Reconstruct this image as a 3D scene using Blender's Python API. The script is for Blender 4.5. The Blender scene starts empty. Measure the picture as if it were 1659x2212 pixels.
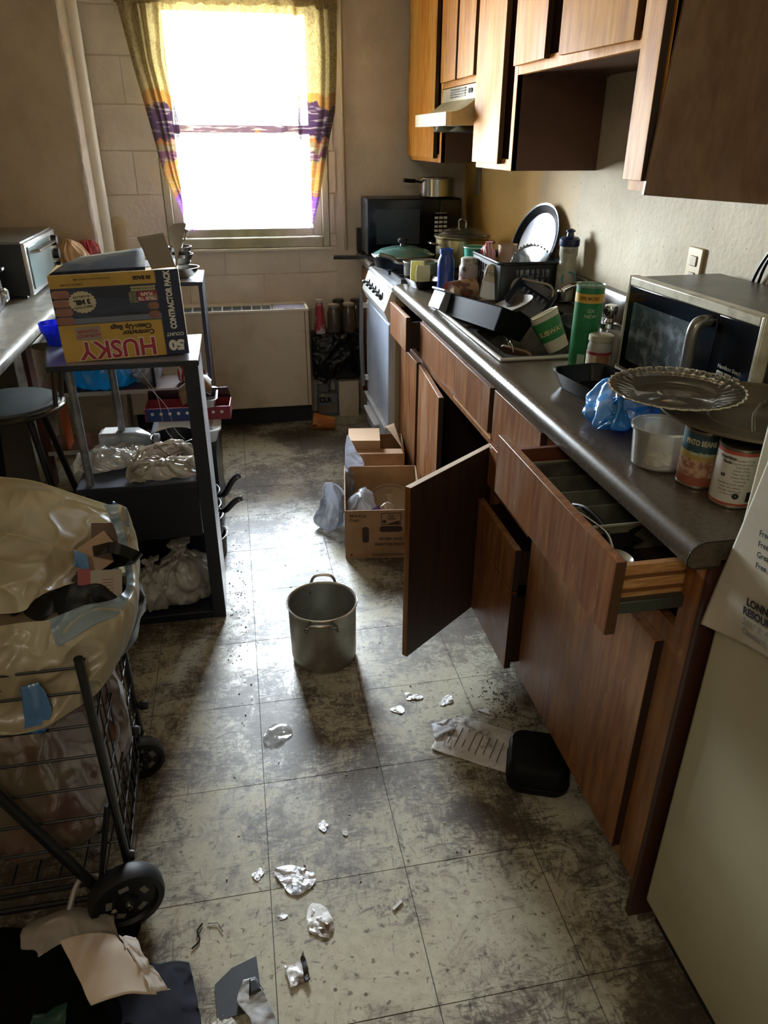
import bpy, bmesh, math, random
from mathutils import Vector, Matrix, noise, Euler
PI = math.pi
C = bpy.context.scene.collection
sc = bpy.context.scene
R_ = math.radians

# ------------------------------------------------------------------ camera
cd = bpy.data.cameras.new('camera'); cam = bpy.data.objects.new('camera', cd); C.objects.link(cam)
_r = Vector((0.98192619, -0.18923074, 0.00356191)); _u = Vector((0.08299127, 0.44740659, 0.89047167)); _f = Vector((0.17009823, 0.87408185, -0.45502474))
m = Matrix((( _r.x, _u.x, -_f.x, .0412), (_r.y, _u.y, -_f.y, -.7805), (_r.z, _u.z, -_f.z, 1.48), (0, 0, 0, 1)))
cam.matrix_world = m
cd.sensor_fit = 'VERTICAL'; cd.sensor_height = 36.0; cd.lens = 1577.17 / 2212 * 36.0
cd.clip_start = .02
sc.camera = cam

# ------------------------------------------------------------------ world, lights, exposure
W = bpy.data.worlds.new('world'); sc.world = W; W.use_nodes = True
nt = W.node_tree; nt.nodes.clear()
o_ = nt.nodes.new('ShaderNodeOutputWorld'); b_ = nt.nodes.new('ShaderNodeBackground'); g_ = nt.nodes.new('ShaderNodeTexCoord')
s_ = nt.nodes.new('ShaderNodeSeparateXYZ'); r_ = nt.nodes.new('ShaderNodeMapRange'); mx = nt.nodes.new('ShaderNodeMix'); mx.data_type = 'RGBA'
nt.links.new(g_.outputs['Generated'], s_.inputs[0]); nt.links.new(s_.outputs['Z'], r_.inputs[0])
r_.inputs[1].default_value = -.12; r_.inputs[2].default_value = .1
nt.links.new(r_.outputs[0], mx.inputs[0]); mx.inputs[6].default_value = (.55, .54, .5, 1); mx.inputs[7].default_value = (.80, .90, 1, 1)
nt.links.new(mx.outputs[2], b_.inputs[0]); b_.inputs[1].default_value = 66.0
nt.links.new(b_.outputs[0], o_.inputs[0])
def area(name, loc, rot, sx, sy, power, col=(1, 1, 1), portal=False):
    l = bpy.data.lights.new(name, 'AREA'); l.shape = 'RECTANGLE'; l.size = sx; l.size_y = sy; l.energy = power; l.color = col
    o = bpy.data.objects.new(name, l); C.objects.link(o); o.location = loc; o.rotation_euler = rot
    if portal: l.cycles.is_portal = True
    return o
area('window_portal', (.128, 3.62, 1.53), (R_(-90), 0, 0), .86, 1.2, 1, portal=True)
FILL_W = 7.0
sc.view_settings.view_transform = 'Standard'; sc.view_settings.look = 'None'
sc.view_settings.exposure = 1.6; sc.view_settings.gamma = 1.0
sc.view_settings.use_curve_mapping = False
sc.cycles.diffuse_bounces = 8; sc.cycles.max_bounces = 14; sc.cycles.transparent_max_bounces = 24

# ------------------------------------------------------------------ materials
def H(s, a=1.0):
    s = s.lstrip('#'); v = [int(s[i:i+2], 16)/255 for i in (0, 2, 4)]
    return tuple([(c/12.92 if c <= .04045 else ((c+.055)/1.055)**2.4) for c in v]) + (a,)
def nodes(name):
    m = bpy.data.materials.new(name); m.use_nodes = True; m.node_tree.nodes.clear(); return m, m.node_tree
def nd(nt, t, props={}, **ins):
    n = nt.nodes.new('ShaderNode' + t)
    for k, v in props.items(): setattr(n, k, v)
    for k, v in ins.items():
        s = n.inputs[int(k[1:])] if k[0] == 'i' and k[1:].isdigit() else n.inputs[k.replace('_', ' ')]
        if isinstance(v, bpy.types.NodeSocket): nt.links.new(v, s)
        else: s.default_value = v
    return n
def ramp(nt, fac, stops, interp='LINEAR'):
    n = nt.nodes.new('ShaderNodeValToRGB'); nt.links.new(fac, n.inputs[0]); cr = n.color_ramp; cr.interpolation = interp
    while len(cr.elements) < len(stops): cr.elements.new(.5)
    for e, (p, c) in zip(cr.elements, stops):
        e.position = p; e.color = c if len(c) == 4 else tuple(c) + (1,)
    return n.outputs[0]
def vec(nt, scale=(1, 1, 1), world=False):
    src = nd(nt, 'NewGeometry').outputs['Position'] if world else nd(nt, 'TexCoord').outputs['Object']
    return nd(nt, 'Mapping', i0=src, Scale=scale).outputs[0]
def mixc(nt, f, a, b, blend='MIX'):
    n = nt.nodes.new('ShaderNodeMix'); n.data_type = 'RGBA'; n.blend_type = blend
    for i, v in ((0, f), (6, a), (7, b)):
        if isinstance(v, bpy.types.NodeSocket): nt.links.new(v, n.inputs[i])
        else: n.inputs[i].default_value = v
    return n.outputs[2]
_mc = {}
def M(name, col, rough=.5, metal=0., col2=None, ns=12., st=(1, 1, 1), lo=.42, hi=.62, bump=0., bs=60., spec=.5, trans=0., alpha=1., coat=0., world=False, transl=0., rough2=None, detail=5., sss=0., spots=None):
    if name in _mc: return _mc[name]
    m, t = nodes(name)
    col = H(col) if isinstance(col, str) else col
    p = nd(t, 'BsdfPrincipled', Base_Color=col, Roughness=rough, Metallic=metal, Alpha=alpha)
    p.inputs['Specular IOR Level'].default_value = spec
    p.inputs['Transmission Weight'].default_value = trans
    p.inputs['Coat Weight'].default_value = coat
    v = vec(t, st, world)
    c = None
    if col2:
        col2 = H(col2) if isinstance(col2, str) else col2
        n = nd(t, 'TexNoise', i0=v, Scale=ns, Detail=detail, Roughness=.6)
        f = ramp(t, n.outputs[0], [(lo, (0, 0, 0, 1)), (hi, (1, 1, 1, 1))])
        c = mixc(t, f, col, col2)
        if rough2 is not None:
            r = nd(t, 'MapRange', i0=f, i3=rough, i4=rough2); t.links.new(r.outputs[0], p.inputs['Roughness'])
    if spots:
        n2 = nd(t, 'TexNoise', i0=v, Scale=spots[1], Detail=4., Roughness=.7)
        f2 = ramp(t, n2.outputs[0], [(spots[2], (0, 0, 0, 1)), (spots[2]+.04, (1, 1, 1, 1))])
        c = mixc(t, f2, c if c is not None else col, H(spots[0]))
    if c is not None: t.links.new(c, p.inputs['Base Color'])
    if bump:
        n = nd(t, 'TexNoise', i0=v, Scale=bs, Detail=4.)
        b = nd(t, 'Bump', Strength=bump, Distance=.004, Height=n.outputs[0]); t.links.new(b.outputs[0], p.inputs['Normal'])
    out = nd(t, 'OutputMaterial')
    if transl:
        tr = nd(t, 'BsdfTranslucent', Color=col)
        if c is not None: t.links.new(c, tr.inputs[0])
        ms = nd(t, 'MixShader', Fac=transl, i1=p.outputs[0], i2=tr.outputs[0]); t.links.new(ms.outputs[0], out.inputs[0])
    else: t.links.new(p.outputs[0], out.inputs[0])
    _mc[name] = m; return m
def film(name, col, clear=.3, transl=.5, bump=.6, bs=9., rough=.22, col2=None, gloss=.12):
    """thin crinkled plastic film"""
    if name in _mc: return _mc[name]
    m, t = nodes(name); v = vec(t)
    n = nd(t, 'TexNoise', {'noise_type': 'RIDGED_MULTIFRACTAL'}, i0=v, Scale=bs, Detail=4., Roughness=.55, Distortion=.4)
    b = nd(t, 'Bump', Strength=bump, Distance=.012, Height=n.outputs[0])
    c = H(col)
    if col2:
        nn = nd(t, 'TexNoise', i0=v, Scale=5., Detail=3.)
        c = mixc(t, ramp(t, nn.outputs[0], [(.42, (0, 0, 0, 1)), (.6, (1, 1, 1, 1))]), H(col), H(col2))
    d = nd(t, 'BsdfPrincipled', Base_Color=c, Roughness=rough, Normal=b.outputs[0]); d.inputs['Specular IOR Level'].default_value = .7
    tr = nd(t, 'BsdfTranslucent', Color=c, Normal=b.outputs[0])
    m1 = nd(t, 'MixShader', Fac=transl, i1=d.outputs[0], i2=tr.outputs[0])
    tp = nd(t, 'BsdfTransparent', Color=(.95, .95, .95, 1))
    g = nd(t, 'BsdfGlossy', Color=(.9, .93, 1, 1), Roughness=rough*.8, Normal=b.outputs[0])
    fr = nd(t, 'MixShader', Fac=gloss, i1=m1.outputs[0], i2=g.outputs[0])
    m2 = nd(t, 'MixShader', Fac=clear, i1=fr.outputs[0], i2=tp.outputs[0])
    t.links.new(m2.outputs[0], nd(t, 'OutputMaterial').inputs[0]); _mc[name] = m; return m
def glassy(name, col=(.9, .95, .93, 1), clear=.75, rough=.06, dirt=None):
    """thin glass or clear plastic: mostly see-through with a gloss layer"""
    if name in _mc: return _mc[name]
    m, t = nodes(name)
    tp = nd(t, 'BsdfTransparent', Color=col); g = nd(t, 'BsdfGlossy', Color=(1, 1, 1, 1), Roughness=rough)
    d = nd(t, 'BsdfDiffuse', Color=col if dirt is None else H(dirt))
    fr = nd(t, 'Fresnel', IOR=1.5)
    a = nd(t, 'MixShader', Fac=1-clear, i1=tp.outputs[0], i2=d.outputs[0])
    b = nd(t, 'MixShader', Fac=fr.outputs[0], i1=a.outputs[0], i2=g.outputs[0])
    t.links.new(b.outputs[0], nd(t, 'OutputMaterial').inputs[0]); _mc[name] = m; return m

def wood_mat(name, c1, c2, c3, rough=.32, st=(14, 14, 1.2), fleck=.5, spec=.5, wear='#a78a66'):
    m, t = nodes(name); v = vec(t, st, True)
    n = nd(t, 'TexNoise', i0=v, Scale=4., Detail=8., Roughness=.62, Distortion=.25)
    c = ramp(t, n.outputs[0], [(.3, H(c1)), (.52, H(c2)), (.75, H(c3))])
    v2 = vec(t, (1, 1, .45), True)
    n2 = nd(t, 'TexNoise', i0=v2, Scale=5., Detail=6., Roughness=.6)
    worn = ramp(t, n2.outputs[0], [(.45, (0, 0, 0, 1)), (.7, (1, 1, 1, 1))])
    c = mixc(t, worn, c, mixc(t, .45, c, H(wear)))
    v3 = vec(t, (60, 60, 5), True)
    n3 = nd(t, 'TexNoise', i0=v3, Scale=3., Detail=3.)
    fl = ramp(t, n3.outputs[0], [(.67, (0, 0, 0, 1)), (.72, (1, 1, 1, 1))])
    c = mixc(t, fl, c, mixc(t, fleck, c, H('#c9b091')))
    ro = nd(t, 'MapRange', i0=worn, i3=rough, i4=rough+.2)
    b = nd(t, 'Bump', Strength=.12, Distance=.001, Height=n.outputs[0])
    p = nd(t, 'BsdfPrincipled', Base_Color=c, Roughness=ro.outputs[0], Normal=b.outputs[0]); p.inputs['Specular IOR Level'].default_value = spec
    t.links.new(p.outputs[0], nd(t, 'OutputMaterial').inputs[0]); return m
WOOD = wood_mat('cabinet_veneer', '#583318', '#7c4c28', '#9a6a3a', .4, spec=.3)
WOODU = wood_mat('lit_cabinet_veneer', '#9c5414', '#c88326', '#dcaa4c', .5, fleck=.35, spec=.16, wear='#d0ae66')  # same wood as the base units, window light put into the orange
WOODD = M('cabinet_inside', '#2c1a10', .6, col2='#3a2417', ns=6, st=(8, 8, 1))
WOODR = M('raw_edge_wood', '#a87743', .55, col2='#c79a63', ns=7, st=(3, 3, 30))
EDGE = M('dark_door_edge', '#2a1911', .5)

def floor_mat():
    m, t = nodes('dirty_vinyl_tile'); v = vec(t, (1, 1, 1), True)
    big = nd(t, 'TexNoise', i0=v, Scale=1.9, Detail=5., Roughness=.65)
    med = nd(t, 'TexNoise', i0=v, Scale=9., Detail=9., Roughness=.72, Distortion=1.6)
    fine = nd(t, 'TexNoise', i0=vec(t, (1, 1, 1), True), Scale=42., Detail=7., Roughness=.75, Distortion=.8)
    str1 = nd(t, 'TexNoise', i0=nd(t, 'Mapping', i0=nd(t, 'NewGeometry').outputs['Position'], Rotation=(0, 0, .7), Scale=(9, 26, 1)).outputs[0], Scale=1., Detail=7., Roughness=.74, Distortion=4.2)
    str2 = nd(t, 'TexNoise', i0=nd(t, 'Mapping', i0=nd(t, 'NewGeometry').outputs['Position'], Rotation=(0, 0, -.5), Scale=(30, 10, 1)).outputs[0], Scale=1., Detail=7., Roughness=.74, Distortion=3.8)
    bigf = nd(t, 'MapRange', i0=big.outputs[0], i1=.33, i2=.66, i3=-.10, i4=.17)
    s = nd(t, 'Math', {'operation': 'ADD'}, i0=med.outputs[0], i1=bigf.outputs[0])
    py = nd(t, 'SeparateXYZ', i0=nd(t, 'NewGeometry').outputs['Position'])
    near = nd(t, 'MapRange', i0=py.outputs[1], i1=.15, i2=.75, i3=-.038, i4=.015)
    bigf = nd(t, 'Math', {'operation': 'ADD'}, i0=bigf.outputs[0], i1=near.outputs[0])
    s = nd(t, 'Math', {'operation': 'ADD'}, i0=med.outputs[0], i1=bigf.outputs[0])
    # scuff masks
    d1 = ramp(t, s.outputs[0], [(.46, (0, 0, 0, 1)), (.62, (1, 1, 1, 1))])
    s2 = nd(t, 'Math', {'operation': 'ADD'}, i0=str1.outputs[0], i1=bigf.outputs[0])
    d2 = ramp(t, s2.outputs[0], [(.52, (0, 0, 0, 1)), (.62, (1, 1, 1, 1))])
    s3 = nd(t, 'Math', {'operation': 'ADD'}, i0=str2.outputs[0], i1=bigf.outputs[0])
    d3 = ramp(t, s3.outputs[0], [(.53, (0, 0, 0, 1)), (.63, (1, 1, 1, 1))])
    sf = nd(t, 'Math', {'operation': 'ADD'}, i0=fine.outputs[0], i1=bigf.outputs[0])
    d4 = ramp(t, sf.outputs[0], [(.56, (0, 0, 0, 1)), (.66, (1, 1, 1, 1))])
    base = mixc(t, ramp(t, fine.outputs[0], [(.3, (0, 0, 0, 1)), (.7, (1, 1, 1, 1))]), H('#a39e8b'), H('#c0bba8'))
    c = mixc(t, nd(t, 'Math', {'operation': 'MULTIPLY'}, i0=d1, i1=.72).outputs[0], base, H('#574935'))
    c = mixc(t, nd(t, 'Math', {'operation': 'MULTIPLY'}, i0=d2, i1=.78).outputs[0], c, H('#40352a'))
    c = mixc(t, nd(t, 'Math', {'operation': 'MULTIPLY'}, i0=d3, i1=.7).outputs[0], c, H('#493d30'))
    c = mixc(t, nd(t, 'Math', {'operation': 'MULTIPLY'}, i0=d4, i1=.65).outputs[0], c, H('#3c342a'))
    vo = nd(t, 'TexVoronoi', i0=v, Scale=17., Randomness=1.)
    sp = ramp(t, vo.outputs['Distance'], [(.05, (1, 1, 1, 1)), (.085, (0, 0, 0, 1))])
    c = mixc(t, nd(t, 'Math', {'operation': 'MULTIPLY'}, i0=sp, i1=.8).outputs[0], c, H('#2c251d'))
    sk = nd(t, 'TexNoise', i0=v, Scale=60., Detail=2., Roughness=.5)
    c = mixc(t, nd(t, 'Math', {'operation': 'MULTIPLY'}, i0=ramp(t, sk.outputs[0], [(.64, (0, 0, 0, 1)), (.69, (1, 1, 1, 1))]), i1=.6).outputs[0], c, H('#30281f'))
    dirt = nd(t, 'Math', {'operation': 'MAXIMUM'}, i0=d2, i1=d1)
    dd = nd(t, 'Math', {'operation': 'MAXIMUM'}, i0=dirt.outputs[0], i1=d3)
    ro = nd(t, 'MapRange', i0=dd.outputs[0], i3=.24, i4=.5)
    bm_ = nd(t, 'Bump', Strength=.22, Distance=.0015, Height=nd(t, 'Math', {'operation': 'ADD'}, i0=fine.outputs[0], i1=str1.outputs[0]).outputs[0])
    p = nd(t, 'BsdfPrincipled', Base_Color=c, Roughness=ro.outputs[0], Normal=bm_.outputs[0]); p.inputs['Specular IOR Level'].default_value = .55
    t.links.new(p.outputs[0], nd(t, 'OutputMaterial').inputs[0]); return m
FLOOR = floor_mat()
GROUT = M('dark_tile_seam', '#2c2620', .8)

def rwall_mat():
    m, t = nodes('greasy_cream_wall'); v = vec(t, (1, 1, 1), True)
    geo = nd(t, 'NewGeometry'); sx = nd(t, 'SeparateXYZ', i0=geo.outputs['Position'])
    n = nd(t, 'TexNoise', i0=v, Scale=3.2, Detail=6., Roughness=.6)
    c = ramp(t, n.outputs[0], [(.3, H('#a89c82')), (.55, H('#beb299')), (.8, H('#ccc2aa'))])
    # grease stain that soaked the wall beside the stove
    a = nd(t, 'MapRange', i0=sx.outputs[1], i1=1.75, i2=2.45, i3=0, i4=1)
    ad = nd(t, 'Math', {'operation': 'ADD'}, i0=a.outputs[0], i1=nd(t, 'MapRange', i0=n.outputs[0], i1=.3, i2=.7, i3=-.3, i4=.3).outputs[0])
    st = ramp(t, ad.outputs[0], [(.25, (0, 0, 0, 1)), (.9, (1, 1, 1, 1))])
    c = mixc(t, nd(t, 'Math', {'operation': 'MULTIPLY'}, i0=st, i1=.85).outputs[0], c, H('#c69a3f'))
    n2 = nd(t, 'TexNoise', i0=v, Scale=70., Detail=3.)
    c = mixc(t, ramp(t, n2.outputs[0], [(.66, (0, 0, 0, 1)), (.72, (.6, .6, .6, 1))]), c, H('#6d5636'))
    b = nd(t, 'Bump', Strength=.5, Distance=.003, Height=nd(t, 'TexNoise', i0=v, Scale=55., Detail=3.).outputs[0])
    p = nd(t, 'BsdfPrincipled', Base_Color=c, Roughness=.62, Normal=b.outputs[0]); p.inputs['Specular IOR Level'].default_value = .25
    t.links.new(p.outputs[0], nd(t, 'OutputMaterial').inputs[0]); return m
RWALL = rwall_mat()
BWALL = M('painted_block_wall', '#d2cabc', .6, col2='#beb4a4', ns=2.5, bump=.5, bs=45, world=True)
LWALL = M('brown_grey_plaster_wall', '#b8a88f', .7, col2='#a5947b', ns=2., bump=.3, bs=40, world=True)
CEIL = M('ceiling_paint', '#b3aa9a', .8)
TRIMW = M('white_painted_pipe', '#cfc9b8', .35, bump=.3, bs=30)
ALU = M('dull_window_frame', '#aaa88e', .4, .1, col2='#8f8d74', ns=5)
COUNTER = M('brown_laminate', '#463d31', .27, col2='#4f463a', ns=120, bump=.05, bs=200, world=True, spec=.6)
STEEL = M('stainless_steel', '#9c9a94', .24, 1., col2='#7e7b73', ns=6)
STEELD = M('dull_pot_metal', '#a19f96', .38, .85, col2='#86837a', ns=8, rough2=.5)
CHROME = M('chrome', '#c8c8c6', .12, 1.)
NICK = M('dark_nickel', '#55534c', .3, 1.)
BLK = M('black_plastic', '#0d1016', .38)
BLKG = M('black_gloss', '#07090d', .14)
RACKB = M('black_rack_laminate', '#10151f', .33, col2='#161c28', ns=9)  # bluish tint in the black carries the window's veiling haze
RACKS = M('dusty_metal_post', '#6c6f74', .4, .6, col2='#8b8e92', ns=20)
TOPPALE = M('pale_rack_top', '#787c8c', .25, spec=.6)
ENAMEL = M('white_enamel', '#c9ccd2', .25, col2='#b0b2b8', ns=4, spec=.6)
BEIGE = M('beige_stove_side', '#a2947c', .45)
CREAM = M('cream_appliance', '#c4bd9c', .4, col2='#a89f80', ns=4)
ACM = M('convector_cabinet_paint', '#bdb3a0', .45, col2='#a08e70', ns=3.5, lo=.5, hi=.75)
FRIDGE = M('cream_fridge_paint', '#a9a284', .4, col2='#9b9375', ns=1.5)
CARD = M('brown_cardboard', '#a07c58', .75, col2='#8f6c4a', ns=10)
CARDL = M('grey_cardboard', '#8d8478', .8)
PAPER = M('white_paper', '#c9c8c4', .7)
PAPERD = M('dirty_paper', '#cfccc8', .6, col2='#6b6056', ns=16, lo=.55, hi=.66, bump=.5, bs=25)
INK = M('black_ink', '#1b1a1c', .6)
INKB = M('brown_ink', '#37281c', .7)
WHITE = M('white_print', '#d4d2c8', .6)
GREY_INK = M('grey_ink', '#77736e', .7)
FOIL = M('crumpled_foil', '#d9dbe0', .36, .6, bump=1.0, bs=45, col2='#b9bbc2', ns=14)
RUBBER = M('black_rubber', '#0a0b0e', .5)
WIRE = M('black_wire_enamel', '#0e0f12', .35)
BAGW = film('white_shop_bag', '#d9d6cd', .06, .45, .7, 10.)
BAGC = film('clear_bag', '#c6cdd6', .42, .4, .8, 12., .12)
BAGY = film('yellowed_clear_bag', '#b5aa93', .25, .4, .8, 12., .12, '#b98f84')
BAGT = film('white_bin_liner', '#e2dbc2', .04, .62, .7, 16., .42, '#cfc3a2', gloss=.05)
BAGB = M('black_bin_bag', '#0d1219', .32, bump=1.0, bs=14, spec=.4)
BAGBL = film('blue_shop_bag', '#2c97dc', .0, .35, .7, 10., .2)
TAPE = film('blue_tape', '#1c6fb0', .0, .25, .3, 10., .25)

# ------------------------------------------------------------------ mesh helpers
def nb(): return bmesh.new()
def bx(bm, x0, x1, y0, y1, z0, z1, M_=None):
    vs = [bm.verts.new((x, y, z)) for z in (z0, z1) for y in (y0, y1) for x in (x0, x1)]
    for f in ((0, 2, 3, 1), (4, 5, 7, 6), (0, 1, 5, 4), (2, 6, 7, 3), (0, 4, 6, 2), (1, 3, 7, 5)): bm.faces.new([vs[i] for i in f])
    if M_: bmesh.ops.transform(bm, matrix=M_, verts=vs)
    return bm
def loft(bm, loops, cap0=True, cap1=True, closed=True):
    R = [[bm.verts.new(p) for p in l] for l in loops]; n = len(R[0])
    for a, b in zip(R, R[1:]):
        for i in range(n if closed else n-1):
            j = (i+1) % n
            bm.faces.new((a[i], a[j], b[j], b[i]))
    if cap0: bm.faces.new(R[0][::-1])
    if cap1: bm.faces.new(R[-1])
    return bm
def circ(r, z, n=32, cx=0, cy=0, ph=0): return [Vector((cx+r*math.cos(2*PI*i/n+ph), cy+r*math.sin(2*PI*i/n+ph), z)) for i in range(n)]
def rr(w, d, r, z, n=5, cx=0, cy=0):
    p = []
    for k, (sx, sy) in enumerate(((1, 1), (-1, 1), (-1, -1), (1, -1))):
        for i in range(n):
            a = (k + i/(n-1))*PI/2
            p.append(Vector((cx+sx*(w/2-r)+r*math.cos(a), cy+sy*(d/2-r)+r*math.sin(a), z)))
    return p
def lathe(bm, prof, n=32, M_=None, cap0=True, cap1=True):
    k = len(bm.verts)
    loft(bm, [circ(max(r, 1e-4), z, n) for r, z in prof], cap0, cap1)
    if M_:
        bm.verts.ensure_lookup_table(); bmesh.ops.transform(bm, matrix=M_, verts=bm.verts[k:])
    return bm
def tube(bm, pts, r, n=8, closed=False, cap=True):
    pts = [Vector(p) for p in pts]; L = []; up = None; N = len(pts)
    for i, p in enumerate(pts):
        a = pts[(i-1) % N] if (closed or i > 0) else p; b = pts[(i+1) % N] if (closed or i < N-1) else p
        t = (b-a).normalized()
        if up is None: up = t.orthogonal().normalized()
        up = (up - t*up.dot(t)).normalized(); s = t.cross(up)
        rad = r[i] if isinstance(r, (list, tuple)) else r
        L.append([p + up*rad*math.cos(2*PI*k/n) + s*rad*math.sin(2*PI*k/n) for k in range(n)])
    if closed: L.append(L[0])
    return loft(bm, L, cap and not closed, cap and not closed)
def smoothpts(pts, k=6):
    pts = [Vector(p) for p in pts]; out = []
    for i in range(len(pts)-1):
        p0 = pts[max(i-1, 0)]; p1 = pts[i]; p2 = pts[i+1]; p3 = pts[min(i+2, len(pts)-1)]
        for j in range(k):
            t = j/k; out.append(.5*((2*p1)+(p2-p0)*t+(2*p0-5*p1+4*p2-p3)*t*t+(3*p1-p0-3*p2+p3)*t**3))
    out.append(pts[-1]); return out
def prism(bm, poly, axis, a, b):
    """polygon (2D) extruded along axis x/y/z from a to b"""
    def P(u, v, w): return {'x': (w, u, v), 'y': (u, w, v), 'z': (u, v, w)}[axis]
    return loft(bm, [[Vector(P(u, v, a)) for u, v in poly], [Vector(P(u, v, b)) for u, v in poly]])
def sheet(bm, net, nu=24, nv=24, amp=0., freq=8., seed=0, ridge=True):
    rows = [[Vector(p) for p in r] for r in net]
    def cat(P, t):
        n = len(P)-1; x = min(max(t*n, 0), n-1e-6); i = int(x); f = x-i
        p0 = P[max(i-1, 0)]; p1 = P[i]; p2 = P[i+1]; p3 = P[min(i+2, n)]
        return .5*((2*p1)+(p2-p0)*f+(2*p0-5*p1+4*p2-p3)*f*f+(3*p1-p0-3*p2+p3)*f**3)
    G = []
    for a in range(nv+1):
        ln = []
        for b in range(nu+1):
            q = cat([cat(r, b/nu) for r in rows], a/nv)
            if amp:
                d = noise.noise_vector(q*freq + Vector((seed*7.3, seed, 1.7)))
                if ridge:
                    w = noise.noise(q*freq*.7 + Vector((seed, 3.1, seed*2)))
                    w2 = noise.noise(q*freq*1.9 + Vector((5.2, seed, seed*2))); d = d*.45 + Vector((0, -1, .6))*(max(0, 1-abs(w)*2.4)**3*.85 + max(0, 1-abs(w2)*2.4)**3*.4 - .25)
                q = q + d*amp
            ln.append(bm.verts.new(q))
        G.append(ln)
    for a in range(nv):
        for b in range(nu): bm.faces.new((G[a][b], G[a][b+1], G[a+1][b+1], G[a+1][b]))
    return bm
def bagmesh(bm, prof, sx=1, sy=1, folds=11, amp=.1, namp=.03, seed=0, nu=84, nv=40, M_=None):
    """gathered bag: prof [(r,z)], folds deepen toward the gathered end"""
    P = smoothpts([(r, 0, z) for r, z in prof], 8); L = []
    n = len(P)
    for i in range(nv+1):
        x = i/nv*(n-1); k = min(int(x), n-2); q = P[k].lerp(P[k+1], x-k); t = i/nv; loop = []
        for j in range(nu):
            th = 2*PI*j/nu
            w = noise.noise(Vector((math.cos(th)*1.7+seed, math.sin(th)*1.7, t*2+seed*3)))
            f = 1 + amp*(.3+t)*(abs(math.sin(th*folds/2+w*5+t*2))-.55)*1.2
            r = max(q.x, .001)*f
            v = Vector((r*math.cos(th)*sx, r*math.sin(th)*sy, q.z))
            d = noise.noise_vector(v*22+Vector((seed, seed*2, 0)))*namp*.6 + noise.noise_vector(v*9+Vector((0, seed*2, seed)))*namp
            v += Vector((d.x, d.y, d.z*(min(1, max(0, q.z)*12))))
            if v.z < .0015: v.z = .0015
            loop.append(v)
        L.append(loop)
    if M_: L = [[M_ @ v for v in l] for l in L]
    return loft(bm, L)
def obj(name, bm, mat, parent=None, label=None, bev=0, ang=35, solid=0, sub=0, seg=2, flat=False):
    bmesh.ops.recalc_face_normals(bm, faces=bm.faces[:]) if not solid else None
    me = bpy.data.meshes.new(name); bm.to_mesh(me); bm.free()
    if not flat:
        me.shade_smooth()
        try: me.set_sharp_from_angle(angle=R_(ang))
        except Exception: pass
    me.materials.append(mat)
    o = bpy.data.objects.new(name, me); C.objects.link(o)
    if parent: o.parent = parent
    if label: o['label'] = label
    if solid:
        s = o.modifiers.new('s', 'SOLIDIFY'); s.thickness = solid; s.offset = 0
    if bev:
        b = o.modifiers.new('b', 'BEVEL'); b.width = bev; b.segments = seg; b.limit_method = 'ANGLE'; b.angle_limit = R_(40)
        b.harden_normals = False
    if sub:
        s = o.modifiers.new('u', 'SUBSURF'); s.levels = sub; s.render_levels = sub
    return o
def thing(name, label, cat, loc=(0, 0, 0), rz=0, group=None, rot=None):
    o = bpy.data.objects.new(name, None); C.objects.link(o); o.empty_display_size = .05
    o.location = loc; o.rotation_euler = rot if rot else (0, 0, rz)
    o['label'] = label; o['category'] = cat
    if group: o['group'] = group
    return o
def tag(o, label, cat, group=None, loc=None, rz=None, rot=None):
    o['label'] = label; o['category'] = cat
    if group: o['group'] = group
    if loc: o.location = loc
    if rz is not None: o.rotation_euler = (0, 0, rz)
    if rot: o.rotation_euler = rot
    return o
def struct(name, bm, mat, parent=None, **k):
    o = obj(name, bm, mat, parent, **k)
    if not parent: o['kind'] = 'structure'
    return o
def box(name, x0, x1, y0, y1, z0, z1, mat, parent=None, bev=.0015, label=None, M_=None):
    return obj(name, bx(nb(), x0, x1, y0, y1, z0, z1, M_), mat, parent, label, bev=bev)
def T(x, y, z): return Matrix.Translation((x, y, z))
def RX(a): return Matrix.Rotation(R_(a), 4, 'X')
def RY(a): return Matrix.Rotation(R_(a), 4, 'Y')
def RZ(a): return Matrix.Rotation(R_(a), 4, 'Z')
FACE = RX(90)          # text plane XY -> facing -Y
FACEX = RZ(-90) @ RX(90)  # facing -X (reads along -Y)
def txt(parent, body, size, mat, M_, bold=0, sx=1, align='CENTER', wrap=0, name='lettering', spacing=1.0):
    cu = bpy.data.curves.new('t', 'FONT'); cu.body = body; cu.size = size; cu.align_x = align; cu.align_y = 'CENTER'
    cu.offset = bold; cu.space_line = spacing; cu.resolution_u = 3
    to = bpy.data.objects.new('t', cu); C.objects.link(to)
    me = bpy.data.meshes.new_from_object(to.evaluated_get(bpy.context.evaluated_depsgraph_get()))
    bpy.data.objects.remove(to)
    for v in me.vertices: v.co.x *= sx
    if wrap:
        bm = bmesh.new(); bm.from_mesh(me)
        bmesh.ops.subdivide_edges(bm, edges=[e for e in bm.edges if e.calc_length() > wrap*.25], cuts=2)
        for v in bm.verts:
            a = v.co.x/wrap; y = v.co.y; v.co = Vector((wrap*math.sin(a), -wrap*math.cos(a), y))
        bm.to_mesh(me); bm.free()
    me.transform(M_); me.name = name; me.materials.clear(); me.materials.append(mat)
    o = bpy.data.objects.new(name, me); C.objects.link(o); o.parent = parent
    return o
def kids(o): return [c for c in bpy.data.objects if c.parent == o]
def dup(root, loc, rz, label=None):
    def cp(o, par):
        c = o.copy(); C.objects.link(c); c.parent = par
        for k in kids(o): cp(k, c)
        return c
    r = cp(root, None); r.location = loc; r.rotation_euler = (0, 0, rz)
    if label: r['label'] = label
    return r
def aim(x, y): return math.atan2(y+.78, x-.04) - PI/2   # turn a printed front towards the room's open end

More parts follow.
